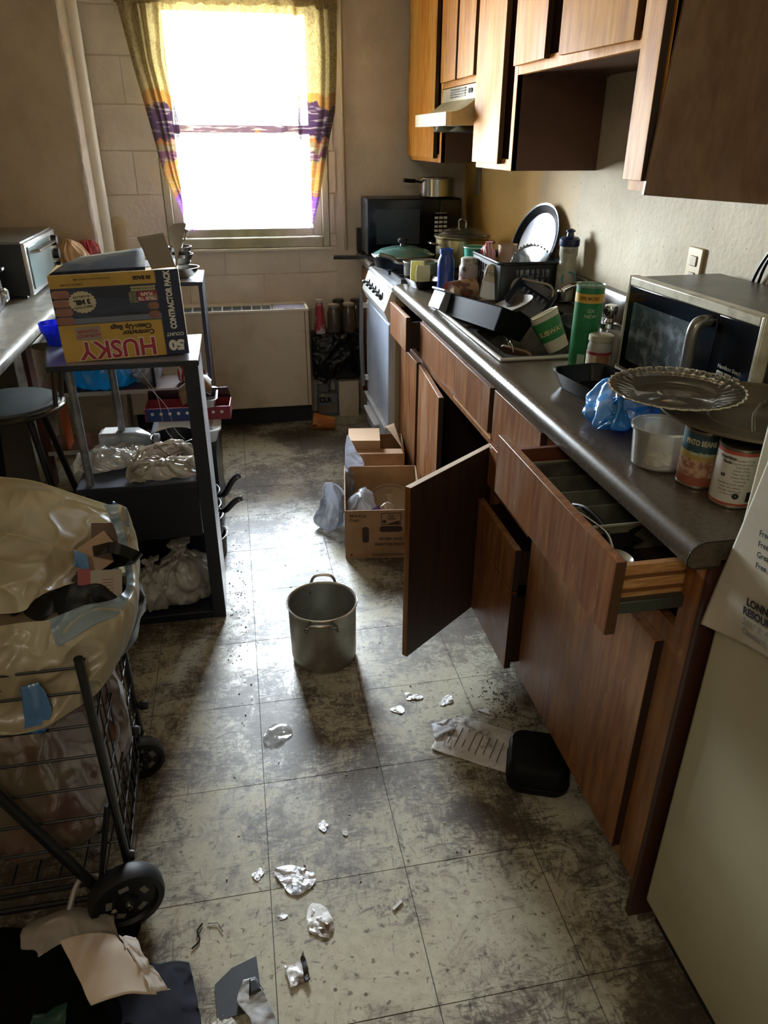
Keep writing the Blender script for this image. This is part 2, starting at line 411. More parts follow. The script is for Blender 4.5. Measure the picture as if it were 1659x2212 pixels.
# ================================================================== SETTING
YW = 3.468; XW = 1.315; ZC = 2.46; XL = -2.6; YB = -2.6; YS = 3.12; XS = -.605
fl = struct('floor', bx(nb(), XL-.1, XW+.1, YB-.1, YW+.2, -.08, -.0016), FLOOR)
T_ = .3048
tm = None
for k in range(-2, 12):
    for i in range(-6, 5):
        x0, y0 = i*T_, k*T_
        x1 = min(x0+T_, XW); y1 = min(y0+T_, YW)
        if x1-x0 < .05 or y1-y0 < .05: continue
        if x0 > .76 or (x1 < -.62 and y1 > YS): continue
        full = (x1-x0 > .304 and y1-y0 > .304)
        g = .0009
        if full and tm:
            o = bpy.data.objects.new('tile', tm); C.objects.link(o); o.parent = fl; o.location = (x0, y0, random.Random(k*31+i).uniform(-.0003, 0))
        else:
            o = obj('tile', bx(nb(), g, x1-x0-g, g, y1-y0-g, -.0012, 0), FLOOR, fl); o.location = (x0, y0, 0)
            if full: tm = o.data
# seams: dark strip below the joints
struct('floor_seam_bed', bx(nb(), -6*T_, .8, -2*T_, YW, -.0016, -.0012), GROUT, fl)
struct('ceiling', bx(nb(), XL-.1, XW+.1, YB-.1, YW+.2, ZC, ZC+.1), CEIL)
struct('wall_right', bx(nb(), XW, XW+.12, YB-.1, YW+.2, 0, ZC), RWALL)
struct('wall_front', bx(nb(), XL-.1, XW+.1, YB-.1, YB, 0, ZC), LWALL)
struct('wall_side', bx(nb(), XL-.1, XL, YB-.1, YW+.2, 0, ZC), LWALL)
# stub wall that ends beside the window wall, rough plaster edge
bm = nb(); bx(bm, XL, XS-.02, YS, YW+.2, 0, ZC)
struct('wall_left', bm, LWALL)
bm = nb(); N = 60
rows = []
for i in range(N+1):
    z = ZC*i/N; r = []
    for j in range(7):
        a = PI*.5*j/6
        w = noise.noise(Vector((z*9, j, 0)))*.006
        r.append(Vector((XS-.022+(.022+w)*math.sin(a), YS+.02-(.022+w)*math.cos(a), z)))
    r += [Vector((XS, YS+.16, z)), Vector((XS-.02, YS+.16, z))]
    rows.append(r)
loft(bm, rows)
struct('trim_1', bm, M('rough_plaster_edge', '#a79d8c', .6, bump=1., bs=60, world=True))
struct('trim_2', lathe(nb(), [(.036, 0), (.036, ZC)], 20, T(XS+.002, 3.372, 0)), TRIMW)
# window wall
WX0, WX1, WZ0, WZ1 = -.300, .557, .95, 2.10
bm = nb(); a_, b_, y0, y1 = XS-.02, XW, YW, YW+.14
bx(bm, a_, WX0, y0, y1, 0, ZC); bx(bm, WX1, b_, y0, y1, 0, ZC); bx(bm, WX0, WX1, y0, y1, 0, WZ0); bx(bm, WX0, WX1, y0, y1, WZ1, ZC)
wb = struct('wall_back', bm, BWALL)
rnd = random.Random(4)
BH, BL = .2032, .4064
for c in range(13):
    z0, z1 = c*BH, min((c+1)*BH, ZC); off = (c % 2)*BL/2 - .02
    for k in range(-4, 4):
        xa, xb = k*BL+off, (k+1)*BL+off
        xa, xb = max(xa, XS+.01), min(xb, .60)
        if xb-xa < .04: continue
        rects = [(xa, xb, z0, z1)]
        if z1 > WZ0 and z0 < WZ1:
            rects = []
            if z0 < WZ0: rects.append((xa, xb, z0, WZ0))
            if z1 > WZ1: rects.append((xa, xb, WZ1, z1))
            zz0, zz1 = max(z0, WZ0), min(z1, WZ1)
            if xa < WX0: rects.append((xa, min(xb, WX0), zz0, zz1))
            if xb > WX1: rects.append((max(xa, WX1), xb, zz0, zz1))
        for (p, q, r, s) in rects:
            if q-p < .03 or s-r < .02: continue
            g = .0025
            obj('concrete_block', bx(nb(), p+g, q-g, YW-.005-rnd.uniform(0, .0015), YW+.001, r+g, s-g), BWALL, wb, bev=.002)
struct('trim_3', tube(nb(), [(.645, YW-.012, .93), (.64, YW-.012, 1.6), (.642, YW-.012, ZC)], .009, 10), M('painted_conduit', '#a79c88', .5))
# window
w1 = bpy.data.objects.new('window_1', None); C.objects.link(w1); w1['kind'] = 'structure'
def ring(x0, x1, z0, z1, t, tb, ya, yb, tt=None):
    bm = nb(); tt = tt or t
    bx(bm, x0, x0+t, ya, yb, z0, z1); bx(bm, x1-t, x1, ya, yb, z0, z1); bx(bm, x0+t, x1-t, ya, yb, z0, z0+tb); bx(bm, x0+t, x1-t, ya, yb, z1-tt, z1); return bm
obj('window_frame', ring(WX0, WX1, WZ0, WZ1, .037, .052, YW-.012, YW+.13), ALU, w1, bev=.004)
obj('lower_sash', ring(-.263, .520, 1.003, 1.54, .050, .042, YW+.02, YW+.05, .035), ALU, w1, bev=.003)
obj('upper_sash', ring(-.263, .520, 1.50, 2.064, .050, .035, YW+.055, YW+.085, .042), ALU, w1, bev=.003)
GL = glassy('window_glass', (.97, .98, .98, 1), .97, .03)
obj('pane', bx(nb(), -.213, .470, YW+.034, YW+.037, 1.045, 1.505), GL, w1)
obj('pane', bx(nb(), -.213, .470, YW+.069, YW+.072, 1.535, 2.022), GL, w1)
obj('window_sill', bx(nb(), WX0-.012, WX1+.012, YW-.03, YW+.02, .934, .949), M('sill_white', '#c9c5b4', .35), w1, bev=.003)
# electrical cover and small wall fittings
t = thing('wall_hook_plate', 'cream oblong plastic plate with rounded top on block wall left of window', 'wall plate', (-.545, YW-.012, 1.0))
obj('plate', loft(nb(), [[Vector((p.x, -.004, p.y)) for p in rr(.064, .235, .03, 0, 8)], [Vector((p.x, .006, p.y)) for p in rr(.07, .24, .034, 0, 8)]]), M('ivory_plastic', '#c3b391', .4), t, bev=.001)
obj('inset', loft(nb(), [[Vector((p.x, -.007, p.y-.01)) for p in rr(.036, .17, .017, 0, 8)], [Vector((p.x, -.003, p.y-.01)) for p in rr(.046, .19, .022, 0, 8)]]), M('ivory_inset', '#b5a480', .45), t)
t = thing('wall_outlet', 'small beige double outlet on wall above silver microwave', 'outlet', (XW-.001, 1.168, 1.155))
obj('plate', bx(nb(), -.008, 0, -.036, .036, -.058, .058), M('ivory_outlet', '#b09d6e', .4), t, bev=.003)
for dz in (-.022, .022): obj('socket', bx(nb(), -.011, -.006, -.016, .016, dz-.014, dz+.014), M('ivory_socket', '#94815a', .45), t, bev=.003)
t = thing('wall_outlet', 'pale outlet plate high behind black microwave in the corner', 'outlet', (XW-.001, 3.22, 1.29))
obj('plate', bx(nb(), -.006, 0, -.04, .04, -.07, .07), M('wall_coloured_plate', '#93866d', .4), t, bev=.003)

# ================================================================== CURTAINS
def curtain_mat(name, sheer):
    m, t = nodes(name); geo = nd(t, 'NewGeometry'); v = geo.outputs['Position']
    s = nd(t, 'SeparateXYZ', i0=v)
    wv = nd(t, 'TexNoise', i0=nd(t, 'Mapping', i0=v, Scale=(6, 1, 2)).outputs[0], Scale=2.2, Detail=3.)
    off = nd(t, 'MapRange', i0=wv.outputs[0], i1=.3, i2=.7, i3=-.045, i4=.045)
    z = nd(t, 'Math', {'operation': 'ADD'}, i0=s.outputs[2], i1=off.outputs[0])
    f = nd(t, 'MapRange', i0=z.outputs[0], i1=1.0, i2=2.5)
    def q(z): return (z-1.0)/1.5
    col = ramp(t, f.outputs[0], [(0, (.26, .10, .48, 1)), (q(1.20), (.45, .16, .08, 1)), (q(1.23), (.62, .34, .08, 1)), (q(1.30), (.70, .30, .08, 1)), (q(1.37), (.42, .36, .10, 1)),
        (q(1.385), (.20, .06, .12, 1)), (q(1.42), (.40, .30, .14, 1)), (q(1.45), (.62, .20, .05, 1)), (q(1.47), (.08, .035, .09, 1)), (q(1.625), (.70, .32, .06, 1)), (q(1.68), (.80, .62, .26, 1))], 'CONSTANT')
    n = nd(t, 'TexNoise', i0=v, Scale=85., Detail=3., Roughness=.7)
    pat = ramp(t, n.outputs[0], [(.50, (0, 0, 0, 1)), (.56, (1, 1, 1, 1))])
    above = nd(t, 'MapRange', i0=s.outputs[2], i1=1.55, i2=1.75)
    pf = nd(t, 'Math', {'operation': 'MULTIPLY'}, i0=pat, i1=above.outputs[0])
    pf = nd(t, 'Math', {'operation': 'MULTIPLY'}, i0=pf.outputs[0], i1=.6)
    col = mixc(t, pf.outputs[0], col, (.30, .20, .08, 1))
    st = nd(t, 'TexNoise', i0=nd(t, 'Mapping', i0=v, Scale=(8, 1, 60)).outputs[0], Scale=1.5, Detail=2.)
    sf = nd(t, 'Math', {'operation': 'MULTIPLY'}, i0=ramp(t, st.outputs[0], [(.56, (0, 0, 0, 1)), (.6, (1, 1, 1, 1))]), i1=nd(t, 'MapRange', i0=s.outputs[2], i1=1.66, i2=1.62, i3=0, i4=.5).outputs[0])
    col = mixc(t, sf.outputs[0], col, (.75, .6, .5, 1))
    trc = nd(t, 'VectorMath', {'operation': 'SCALE'}, i0=col); trc.inputs['Scale'].default_value = .17 if not sheer else .3
    tr = nd(t, 'BsdfTranslucent', Color=trc.outputs[0]); di = nd(t, 'BsdfDiffuse', Color=mixc(t, .5, col, (.3, .26, .2, 1)))
    a = nd(t, 'MixShader', Fac=.55, i1=di.outputs[0], i2=tr.outputs[0])
    tp = nd(t, 'BsdfTransparent', Color=(1, .97, .93, 1))
    b = nd(t, 'MixShader', Fac=.45 if sheer else .012, i1=a.outputs[0], i2=tp.outputs[0])
    t.links.new(b.outputs[0], nd(t, 'OutputMaterial').inputs[0]); return m
CUR = curtain_mat('printed_curtain', False); SHEER = curtain_mat('sheer_curtain', True)
def curtain(parent, name, outs, ins, folds, seed, mat, depth=.018, yb=3.395, nu=90, nv=60):
    bm = nb(); G = []
    def at(L, z):
        L = sorted(L, key=lambda p: -p[1])
        for (xa, za), (xb, zb) in zip(L, L[1:]):
            if za >= z >= zb: return xa+(xb-xa)*(za-z)/max(za-zb, 1e-6)
        return L[0][0] if z > L[0][1] else L[-1][0]
    zt = outs[0][1]; zb0, zb1 = outs[-1][1], ins[-1][1]
    for a in range(nv+1):
        ln = []
        for b in range(nu+1):
            u = b/nu; t = a/nv; z = zt + (zb0+(zb1-zb0)*u-zt)*t
            x = at(outs, z)+(at(ins, z)-at(outs, z))*u
            w = noise.noise(Vector((u*3+seed, t*1.2, seed)))
            y = yb + depth*math.sin(u*folds*2*PI+w*4)*(.7+.3*math.cos(t*3)) + w*.012
            ln.append(bm.verts.new((x, y, z)))
        G.append(ln)
    for a in range(nv):
        for b in range(nu): bm.faces.new((G[a][b], G[a][b+1], G[a+1][b+1], G[a+1][b]))
    return obj(name, bm, mat, parent, ang=180)
ct = thing('window_curtain', 'yellow and purple printed sheer curtain drawn aside over window', 'curtain', (0, 0, 0))
curtain(ct, 'left_panel', [(-.43, 2.36), (-.399, 2.039), (-.358, 1.769), (-.316, 1.537), (-.279, 1.31), (-.227, 1.18), (-.190, 1.05)],
        [(-.17, 2.36), (-.20, 2.046), (-.216, 1.808), (-.181, 1.557), (-.180, 1.394), (-.165, 1.202), (-.150, 1.05)], 3.2, 1.3, CUR)
curtain(ct, 'right_panel', [(.40, 2.36), (.40, 2.061), (.410, 1.82), (.405, 1.562), (.402, 1.394), (.400, 1.196), (.392, 1.07)],
        [(.63, 2.36), (.614, 2.069), (.608, 1.824), (.593, 1.604), (.544, 1.415), (.500, 1.196), (.455, 1.05)], 2.6, 4.1, CUR)
bm = nb(); G = []; nu, nv = 120, 40
for a in range(nv+1):
    ln = []
    for b in range(nu+1):
        u = b/nu; x = -.2+.62*u
        hem = 1.475 + .025*math.sin(u*41)+.03*noise.noise(Vector((u*9, 2, 0)))
        z = 2.36+(hem-2.36)*a/nv
        ln.append(bm.verts.new((x, 3.405+.016*math.sin(u*60+noise.noise(Vector((u*5, 0, 0)))*5), z)))
    G.append(ln)
for a in range(nv):
    for b in range(nu): bm.faces.new((G[a][b], G[a][b+1], G[a+1][b+1], G[a+1][b]))
obj('sheer_panel', bm, SHEER, ct, ang=180)
curtain(ct, 'hanging_fold', [(.30, 2.36), (.32, 1.8), (.322, 1.5), (.33, 1.38)], [(.335, 2.36), (.335, 1.8), (.352, 1.5), (.336, 1.37)], 1.5, 8, SHEER, .01)
obj('gathered_heading', sheet(nb(), [[(-.43, 3.39, 2.38), (0, 3.39, 2.38), (.3, 3.39, 2.38), (.63, 3.39, 2.38)], [(-.41, 3.385, 2.03), (0, 3.385, 2.035), (.3, 3.385, 2.035), (.615, 3.385, 2.03)]], 140, 8, .012, 30, 3, False), CUR, ct, ang=180)
obj('curtain_rod', tube(nb(), [(-.5, 3.40, 2.37), (.68, 3.40, 2.37)], .009), M('rod_white', '#b8b2a2', .4), ct)
for x in (-.49, .67): obj('rod_bracket', bx(nb(), x-.008, x+.008, 3.40, YW-.006, 2.355, 2.385), M('rod_white', '#b8b2a2', .4), ct)

# ================================================================== ADDED FILL LAMP (unseen, behind the camera)
t = thing('added_fill_lamp', 'round white glass ceiling lamp towards the room\'s open end', 'lamp', (-.35, -1.35, ZC))
obj('base', lathe(nb(), [(.10, -.02), (.10, 0)]), TRIMW, t)
obj('fill_lamp_shade', lathe(nb(), [(.02, -.11), (.09, -.10), (.14, -.06), (.15, -.022)]), M('fill_lamp_glass', '#e8e0cc', .4, transl=.5), t)
l = bpy.data.lights.new('fill_bulb', 'POINT'); l.energy = FILL_W; l.color = (1, .89, .74); l.shadow_soft_size = .16
lo = bpy.data.objects.new('fill_bulb', l); C.objects.link(lo); lo.parent = t; lo.location = (0, 0, -.32)

# ================================================================== CONVECTOR under the window
t = thing('convector_heater', 'cream sheet-metal convector cabinet on black base below window', 'heater', (0, 0, 0))
bm = nb(); bx(bm, -.585, .400, 3.232, 3.462, .120, .655)
obj('cabinet', bm, ACM, t, bev=.003)
obj('plinth', bx(nb(), -.58, .405, 3.31, 3.462, 0, .107), M('black_plinth', '#0c1119', .55), t)
obj('top_rim', ring(-.588, .412, 3.288, 3.462, .012, .014, .652, .664).copy() if 0 else (lambda b: (bx(b, -.588, .403, 3.227, 3.243, .652, .664), bx(b, -.588, .403, 3.380, 3.462, .652, .664), bx(b, .389, .403, 3.243, 3.380, .652, .664), bx(b, -.588, -.57, 3.243, 3.380, .652, .664), b)[-1])(nb()), M('rim_white', '#cbc5b4', .4), t, bev=.001)
obj('side_seam', bx(nb(), .378, .382, 3.2305, 3.2325, .122, .65), M('rust_seam', '#5e452c', .6), t)
obj('control_lid', bx(nb(), .225, .388, 3.245, 3.378, .655, .662), M('lilac_lid', '#9a9bb5', .3), t, bev=.001)
obj('lid_slot', bx(nb(), .27, .33, 3.250, 3.260, .662, .6635), BLK, t)
for k in range(14):
    x = .205-.052*k
    obj('grille_vane', bx(nb(), x-.004, x+.004, 3.243, 3.380, .654, .661), M('vane', '#9fa8ac', .35, .5), t)
obj('grille_bed', bx(nb(), -.565, .215, 3.245, 3.378, .6554, .6562), M('grille_dark', '#1c2a2a', .5), t)

# ================================================================== RIGHT SIDE: base cabinets
XF = .748; ZT = .92                      # carcass face, worktop height
def carcass(t, y0, y1, openings, z1=.872, end=False):
    """face frame + sides + back + bottom; openings = [(ya,yb,za,zb)] left open in the face"""
    bm = nb()
    bx(bm, XF, 1.30, y0, y0+.016, .10, z1); bx(bm, XF, 1.30, y1-.016, y1, .10, z1)
    bx(bm, 1.29, 1.30, y0+.016, y1-.016, .10, z1); bx(bm, XF+.02, 1.29, y0+.016, y1-.016, .10, .118)
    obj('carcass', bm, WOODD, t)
    ys = sorted(set([y0, y1] + [v for o in openings for v in o[:2]])); zs = sorted(set([.10, z1] + [v for o in openings for v in o[2:]]))
    bm = nb()
    for a, b in zip(ys, ys[1:]):
        for c, d in zip(zs, zs[1:]):
            my, mz = (a+b)/2, (c+d)/2
            if not any(o[0] < my < o[1] and o[2] < mz < o[3] for o in openings): bx(bm, XF-.001, XF+.018, a, b, c, d)
    bmesh.ops.remove_doubles(bm, verts=bm.verts[:], dist=1e-4)
    obj('face_frame', bm, WOOD, t)
    obj('toe_kick', bx(nb(), XF+.07, XF+.085, y0, y1, 0, .10), EDGE, t)
def front(t, name, y0, y1, z0, z1, x=.737, th=.018, label=None, M_=None):
    o = obj(name, bx(nb(), x-th/2, x+th/2, y0, y1, z0, z1, M_), WOOD, t, label, bev=.0012)
    # dark raw end edge proud by a hair
    e = obj('edge_band', bx(nb(), x-th/2+.001, x+th/2, y0-.0012, y0, z0+.001, z1-.001, M_), EDGE, o)
    return o
# unit by the stove
t = thing('base_cabinet', 'narrow brown base cabinet beside stove with drawer sticking out', 'cabinet')
carcass(t, 2.035, 2.415, [(2.07, 2.38, .70, .85), (2.07, 2.38, .14, .66)])
front(t, 'drawer_front', 2.065, 2.385, .715, .852, .690, label='drawer front pulled partly open')
bm = nb(); bx(bm, .70, 1.15, 2.075, 2.087, .725, .83); bx(bm, .70, 1.15, 2.363, 2.375, .725, .83); bx(bm, .70, 1.15, 2.087, 2.363, .725, .732); bx(bm, 1.14, 1.15, 2.087, 2.363, .732, .83)
obj('drawer_box', bm, EDGE, t)
front(t, 'cabinet_door', 2.068, 2.40, .125, .668)
# sink base
t = thing('base_cabinet', 'wide brown sink base cabinet with one door swung wide open', 'cabinet')
carcass(t, 1.135, 2.033, [(1.17, 2.00, .14, .66)])
front(t, 'false_drawer_front', 1.158, 2.022, .705, .842)
obj('chipped_rail', bx(nb(), XF-.004, XF+.002, 1.17, 1.58, .678, .690), WOODR, t, 'pale chipped wood rail')
front(t, 'cabinet_door', 1.60, 2.03, .125, .672, .738, M_=T(.738, 2.03, 0) @ RZ(-4.0) @ T(-.738, -2.03, 0))
dm = T(.742, 1.150, 0) @ RZ(39.0)       # hinge near y 1.15, leaf swings into the aisle
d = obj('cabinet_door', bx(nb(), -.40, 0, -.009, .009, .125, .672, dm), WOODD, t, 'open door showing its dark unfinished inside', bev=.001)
obj('leading_edge', bx(nb(), -.4012, -.40, -.008, .008, .126, .671, dm), WOOD, d)
obj('top_edge', bx(nb(), -.40, 0, -.0085, .0085, .672, .6726, dm), M('pale_top_edge', '#b9a58b', .45), d)  # thin strip in a paler tan than the door leaf
for z in (.20, .60): obj('hinge', bx(nb(), -.02, .012, -.0125, -.009, z-.02, z+.02, dm), NICK, d, bev=.001)
# drawer stack
t = thing('base_cabinet', 'brown four-drawer base cabinet between sink and widest drawer', 'cabinet')
carcass(t, .765, 1.133, [(.79, 1.10, .14, .68), (.79, 1.10, .715, .85)])
front(t, 'drawer_front', .772, 1.118, .703, .850)
front(t, 'drawer_front', .775, 1.115, .560, .688, .733)
front(t, 'drawer_front', .770, 1.085, .400, .528, .700)
front(t, 'drawer_front', .770, 1.085, .140, .394, .700)
bm = nb()
for z0, z1 in ((.41, .51), (.15, .37)):
    bx(bm, .71, 1.1, .782, .792, z0, z1); bx(bm, .71, 1.1, 1.062, 1.072, z0, z1); bx(bm, .71, 1.1, .792, 1.062, z0, z0+.008)
obj('drawer_box', bm, EDGE, t)
obj('drawer_screw', lathe(nb(), [(.002, -.004), (.009, -.002), (.010, .002), (.005, .006)], 12, T(.712, .80, .52)), CHROME, t, 'shiny round screw head')
# right end unit
t = thing('base_cabinet', 'brown end base cabinet with big drawer pulled far out and closed lower door', 'cabinet')
carcass(t, .112, .763, [(.16, .72, .715, .85), (.20, .73, .14, .66)])
front(t, 'cabinet_door', .178, .757, .128, .672)
DZ0, DZ1, DX = .738, .880, .605
df = obj('drawer_front', bx(nb(), DX-.009, DX+.009, .130, .705, DZ0, DZ1), WOOD, t, 'drawer front pulled far out over the floor', bev=.0012)
obj('edge_band', bx(nb(), DX-.008, DX+.009, .1288, .130, DZ0+.001, DZ1-.001), M('brown_door_end', '#4b2f1b', .5), df)
bm = nb(); bx(bm, DX+.009, 1.13, .165, .177, .752, .848)
ds = obj('drawer_side', bm, WOODR, t, 'raw striped plywood drawer side')
for z in (.776, .795, .822): obj('ply_layer', bx(nb(), DX+.012, 1.12, .1638, .165, z, z+.007), M('ply_dark', '#6c431f', .6), ds)
obj('drawer_side', bx(nb(), DX+.009, 1.13, .685, .697, .752, .848), M('drawer_side_brown', '#6b3a20', .5), t)
obj('drawer_bottom', bx(nb(), DX+.009, 1.13, .177, .685, .756, .762), M('drawer_bottom', '#3a2415', .6), t)
obj('drawer_back', bx(nb(), 1.12, 1.13, .177, .685, .762, .848), WOODD, t)
obj('drawer_slide', bx(nb(), DX+.012, .76, .150, .1655, .762, .786), M('grey_slide', '#5d6660', .35, .8), t, bev=.002)
obj('end_panel', bx(nb(), XF, 1.30, .100, .112, 0, .872), M('dark_red_brown_panel', '#3b2115', .4), t)
# corner unit behind the stove
t = thing('base_cabinet', 'brown corner base cabinet beyond stove under black microwave', 'cabinet')
carcass(t, 3.03, 3.455, [])
front(t, 'cabinet_door', 3.06, 3.43, .125, .85)

# worktops
def worktop(name, label, y0, y1, holes=None, side=True):
    t = thing(name, label, 'worktop')
    xs0 = .700
    prof = [(.742, .872), (.742, .880), (.706, .880)] + [(.700+.024-.024*math.cos(a), .892+.0 + .028*math.sin(a)) for a in [R_(d) for d in range(0, 91, 15)]] + [(.76, ZT), (.76, .872)]
    prof = [(.760, .874), (.712, .874), (.702, .880), (.700, .892)] + [(.724-.024*math.cos(R_(d)), .896+.024*math.sin(R_(d))) for d in range(15, 91, 15)] + [(.760, ZT)]
    bm = nb(); prism(bm, prof, 'y', y0, y1)
    obj('rolled_edge', bm, COUNTER, t)
    bm = nb()
    if holes:
        hx0, hx1, hy0, hy1 = holes
        bx(bm, .760, XW-.001, y0, hy0, .884, ZT); bx(bm, .760, XW-.001, hy1, y1, .884, ZT); bx(bm, .760, hx0, hy0, hy1, .884, ZT); bx(bm, hx1, XW-.001, hy0, hy1, .884, ZT)
    else: bx(bm, .760, XW-.001, y0, y1, .884, ZT)
    obj('top', bm, COUNTER, t)
    bm = nb(); prism(bm, [(XW-.030, ZT), (XW-.030, ZT+.085), (XW-.022, ZT+.10), (XW-.010, ZT+.105), (XW-.001, ZT+.105), (XW-.001, ZT)], 'y', y0, y1)
    obj('backsplash', bm, COUNTER, t)
    return t
wt = worktop('worktop', 'long brown laminate worktop with rolled front edge around the sink', .10, 2.415, (.785, 1.255, 1.185, 1.935))
obj('seam_line', tube(nb(), [(.760, .0995, .873), (.712, .0995, .873), (.701, .0995, .880), (.699, .0995, .893), (.702, .0995, .904), (.710, .0995, .914), (.724, .0995, .9205), (.76, .0995, .9208), (1.28, .0995, .9208)], .0012, 6), M('dark_seam', '#17110d', .5), wt)
wt2 = worktop('worktop', 'short corner worktop under black microwave by window wall', 3.03, YW-.001)
obj('side_splash', bx(nb(), .705, XW-.03, YW-.022, YW-.001, ZT, ZT+.125), M('dark_splash', '#2b2a30', .4), wt2, bev=.003)

# sink
t = thing('kitchen_sink', 'double bowl steel kitchen sink with pale rim set in worktop', 'sink')
bm = nb()
def half(y0, y1):
    cx, cy = 1.02, (y0+y1)/2; w, dd = .54, y1-y0
    hx, hw, hd = .985, .385, dd-.075
    n = 7
    L = [rr(w, dd, .004, ZT+.001, n, cx, cy), rr(w-.01, dd-.004, .004, ZT+.009, n, cx, cy), rr(w-.022, dd-.010, .01, ZT+.005, n, cx, cy), rr(hw+.012, hd+.012, .05, ZT+.004, n, hx, cy), rr(hw, hd, .05, ZT-.004, n, hx, cy),
         rr(hw-.012, hd-.012, .05, ZT-.12, n, hx, cy), rr(hw-.05, hd-.05, .05, ZT-.155, n, hx, cy), rr(.04, .04, .019, ZT-.160, n, hx, cy)]
    loft(bm, L, False, True)
half(1.155, 1.562); half(1.564, 1.965)
obj('basin', bm, M('dirty_sink_steel', '#6e6a60', .35, .9, col2='#3f3a33', ns=7), t)
bm = nb()
for (a, b, c, d) in ((.748, .760, 1.148, 1.972), (1.280, 1.292, 1.148, 1.972)): bx(bm, a, b, c, d, ZT, ZT+.010)
for (c, d) in ((1.146, 1.157), (1.963, 1.974)): bx(bm, .748, 1.292, c, d, ZT, ZT+.010)
obj('rim', bm, M('pale_rim', '#b9b5aa', .3, .3), t, bev=.004)
for cy in (1.36, 1.765): obj('drain', lathe(nb(), [(.03, ZT-.163), (.036, ZT-.157), (.01, ZT-.159)], 20, T(.985, cy, 0)), CHROME, t)
t = thing('faucet', 'chrome faucet with curved spout behind sink', 'faucet', (1.235, 1.56, ZT+.006))
obj('deck_plate', loft(nb(), [rr(.05, .22, .024, 0), rr(.046, .215, .022, .012)]), CHROME, t)
obj('spout', tube(nb(), smoothpts([(0, 0, .01), (0, 0, .07), (-.03, .01, .115), (-.09, .02, .118), (-.125, .028, .10)], 6), .011, 12), CHROME, t)
obj('aerator', lathe(nb(), [(.013, -.02), (.015, -.016), (.015, .012), (.012, .016)], 16, T(-.127, .028, .088)), CHROME, t)
for s in (-1, 1): obj('handle', lathe(nb(), [(.014, 0), (.017, .01), (.012, .02), (.021, .03), (.024, .05), (.02, .062), (.008, .066)], 14, T(0, s*.09, .01)), CHROME, t)

# ================================================================== STOVE
t = thing('gas_stove', 'narrow white gas stove with black knobs between the worktops', 'stove')
SY0, SY1 = 2.425, 3.022
obj('body', bx(nb(), .712, 1.30, SY0, SY1, .06, .885), BEIGE, t, bev=.003)
obj('corner_trim', bx(nb(), .706, .714, SY0-.001, SY0+.004, .06, .87), M('bright_trim', '#c9c7bb', .3), t)
obj('cooktop', loft(nb(), [rr(.60, SY1-SY0, .008, .885, 4, 1.0, (SY0+SY1)/2), rr(.61, SY1-SY0+.002, .01, .90, 4, 1.0, (SY0+SY1)/2), rr(.59, SY1-SY0-.02, .01, .908, 4, 1.0, (SY0+SY1)/2), rr(.57, SY1-SY0-.04, .01, .900, 4, 1.0, (SY0+SY1)/2)]), ENAMEL, t)
bm = nb(); prism(bm, [(.712, .89), (.694, .887), (.662, .80), (.682, .755), (.712, .75)], 'y', SY0, SY1)
cp = obj('control_panel', bm, M('control_panel_white', '#cfd0cc', .3), t, bev=.003)
obj('panel_inset', bx(nb(), -.001, .0012, SY0+.06, SY1-.04, -.030, .030, T(.678, 0, .8445) @ RY(20)), M('panel_inset', '#d9dad4', .35), cp)
for k in range(5):
    y = 2.56+.086*k; Mk = T(.677, y, .843) @ RY(-70)
    kb = obj('knob', lathe(nb(), [(.018, 0), (.018, .008), (.012, .010), (.012, .012)], 18, Mk), BLK, t)
    obj('knob_grip', bx(nb(), -.006, .006, -.016, .016, .010, .034, T(.677, y, .843) @ RY(-70) @ RZ(0)), BLK, kb, bev=.004)
obj('oven_door', bx(nb(), .684, .712, SY0+.006, SY1-.006, .265, .742), M('oven_door_white', '#b9c2d4', .18, col2='#a9b2c6', ns=3), t, bev=.004)
h = obj('door_handle', tube(nb(), [(.655, SY1-.05, .30), (.650, SY1-.03, .55), (.655, SY1-.02, .775)], .012, 10), M('handle_grey', '#8d9197', .35, .7), t, 'long handle bar hanging upright at the door\'s left')
for z in (.34, .72): obj('handle_bracket', bx(nb(), .66, .690, SY1-.045, SY1-.02, z-.012, z+.012), WHITE, h)
obj('broiler_drawer', bx(nb(), .682, .712, SY0+.006, SY1-.006, .085, .256), M('oven_door_white2', '#bcc4d0', .22), t, bev=.004)
obj('drawer_lip', bx(nb(), .666, .690, SY0+.006, SY1-.006, .249, .258), ENAMEL, t, bev=.002)
obj('drawer_handle', bx(nb(), .650, .684, SY0+.20, SY1-.09, .190, .205, T(0, 0, 0)), ENAMEL, t, bev=.003)
for y in (SY0+.03, SY1-.03):
    for x in (.74, 1.27): obj('foot', lathe(nb(), [(.016, 0), (.013, .06)], 12, T(x, y, 0)), BLK, t)
for bxx, by in ((.86, 2.58), (.86, 2.86), (1.13, 2.58), (1.13, 2.86)):
    g = obj('burner', lathe(nb(), [(.05, .90), (.05, .908), (.03, .915), (.03, .918)], 24, T(bxx, by, 0)), BLK, t)
    bm = nb(); bx(bm, bxx-.11, bxx+.11, by-.005, by+.005, .922, .932); bx(bm, bxx-.005, bxx+.005, by-.11, by+.11, .9225, .9315)
    for s in (-1, 1):
        bx(bm, bxx-.115, bxx+.115, by+s*.11-.005, by+s*.11+.005, .905, .931); bx(bm, bxx+s*.11-.005, bxx+s*.11+.005, by-.11, by+.11, .906, .930)
    obj('grate', bm, M('cast_iron', '#15161a', .55), g)

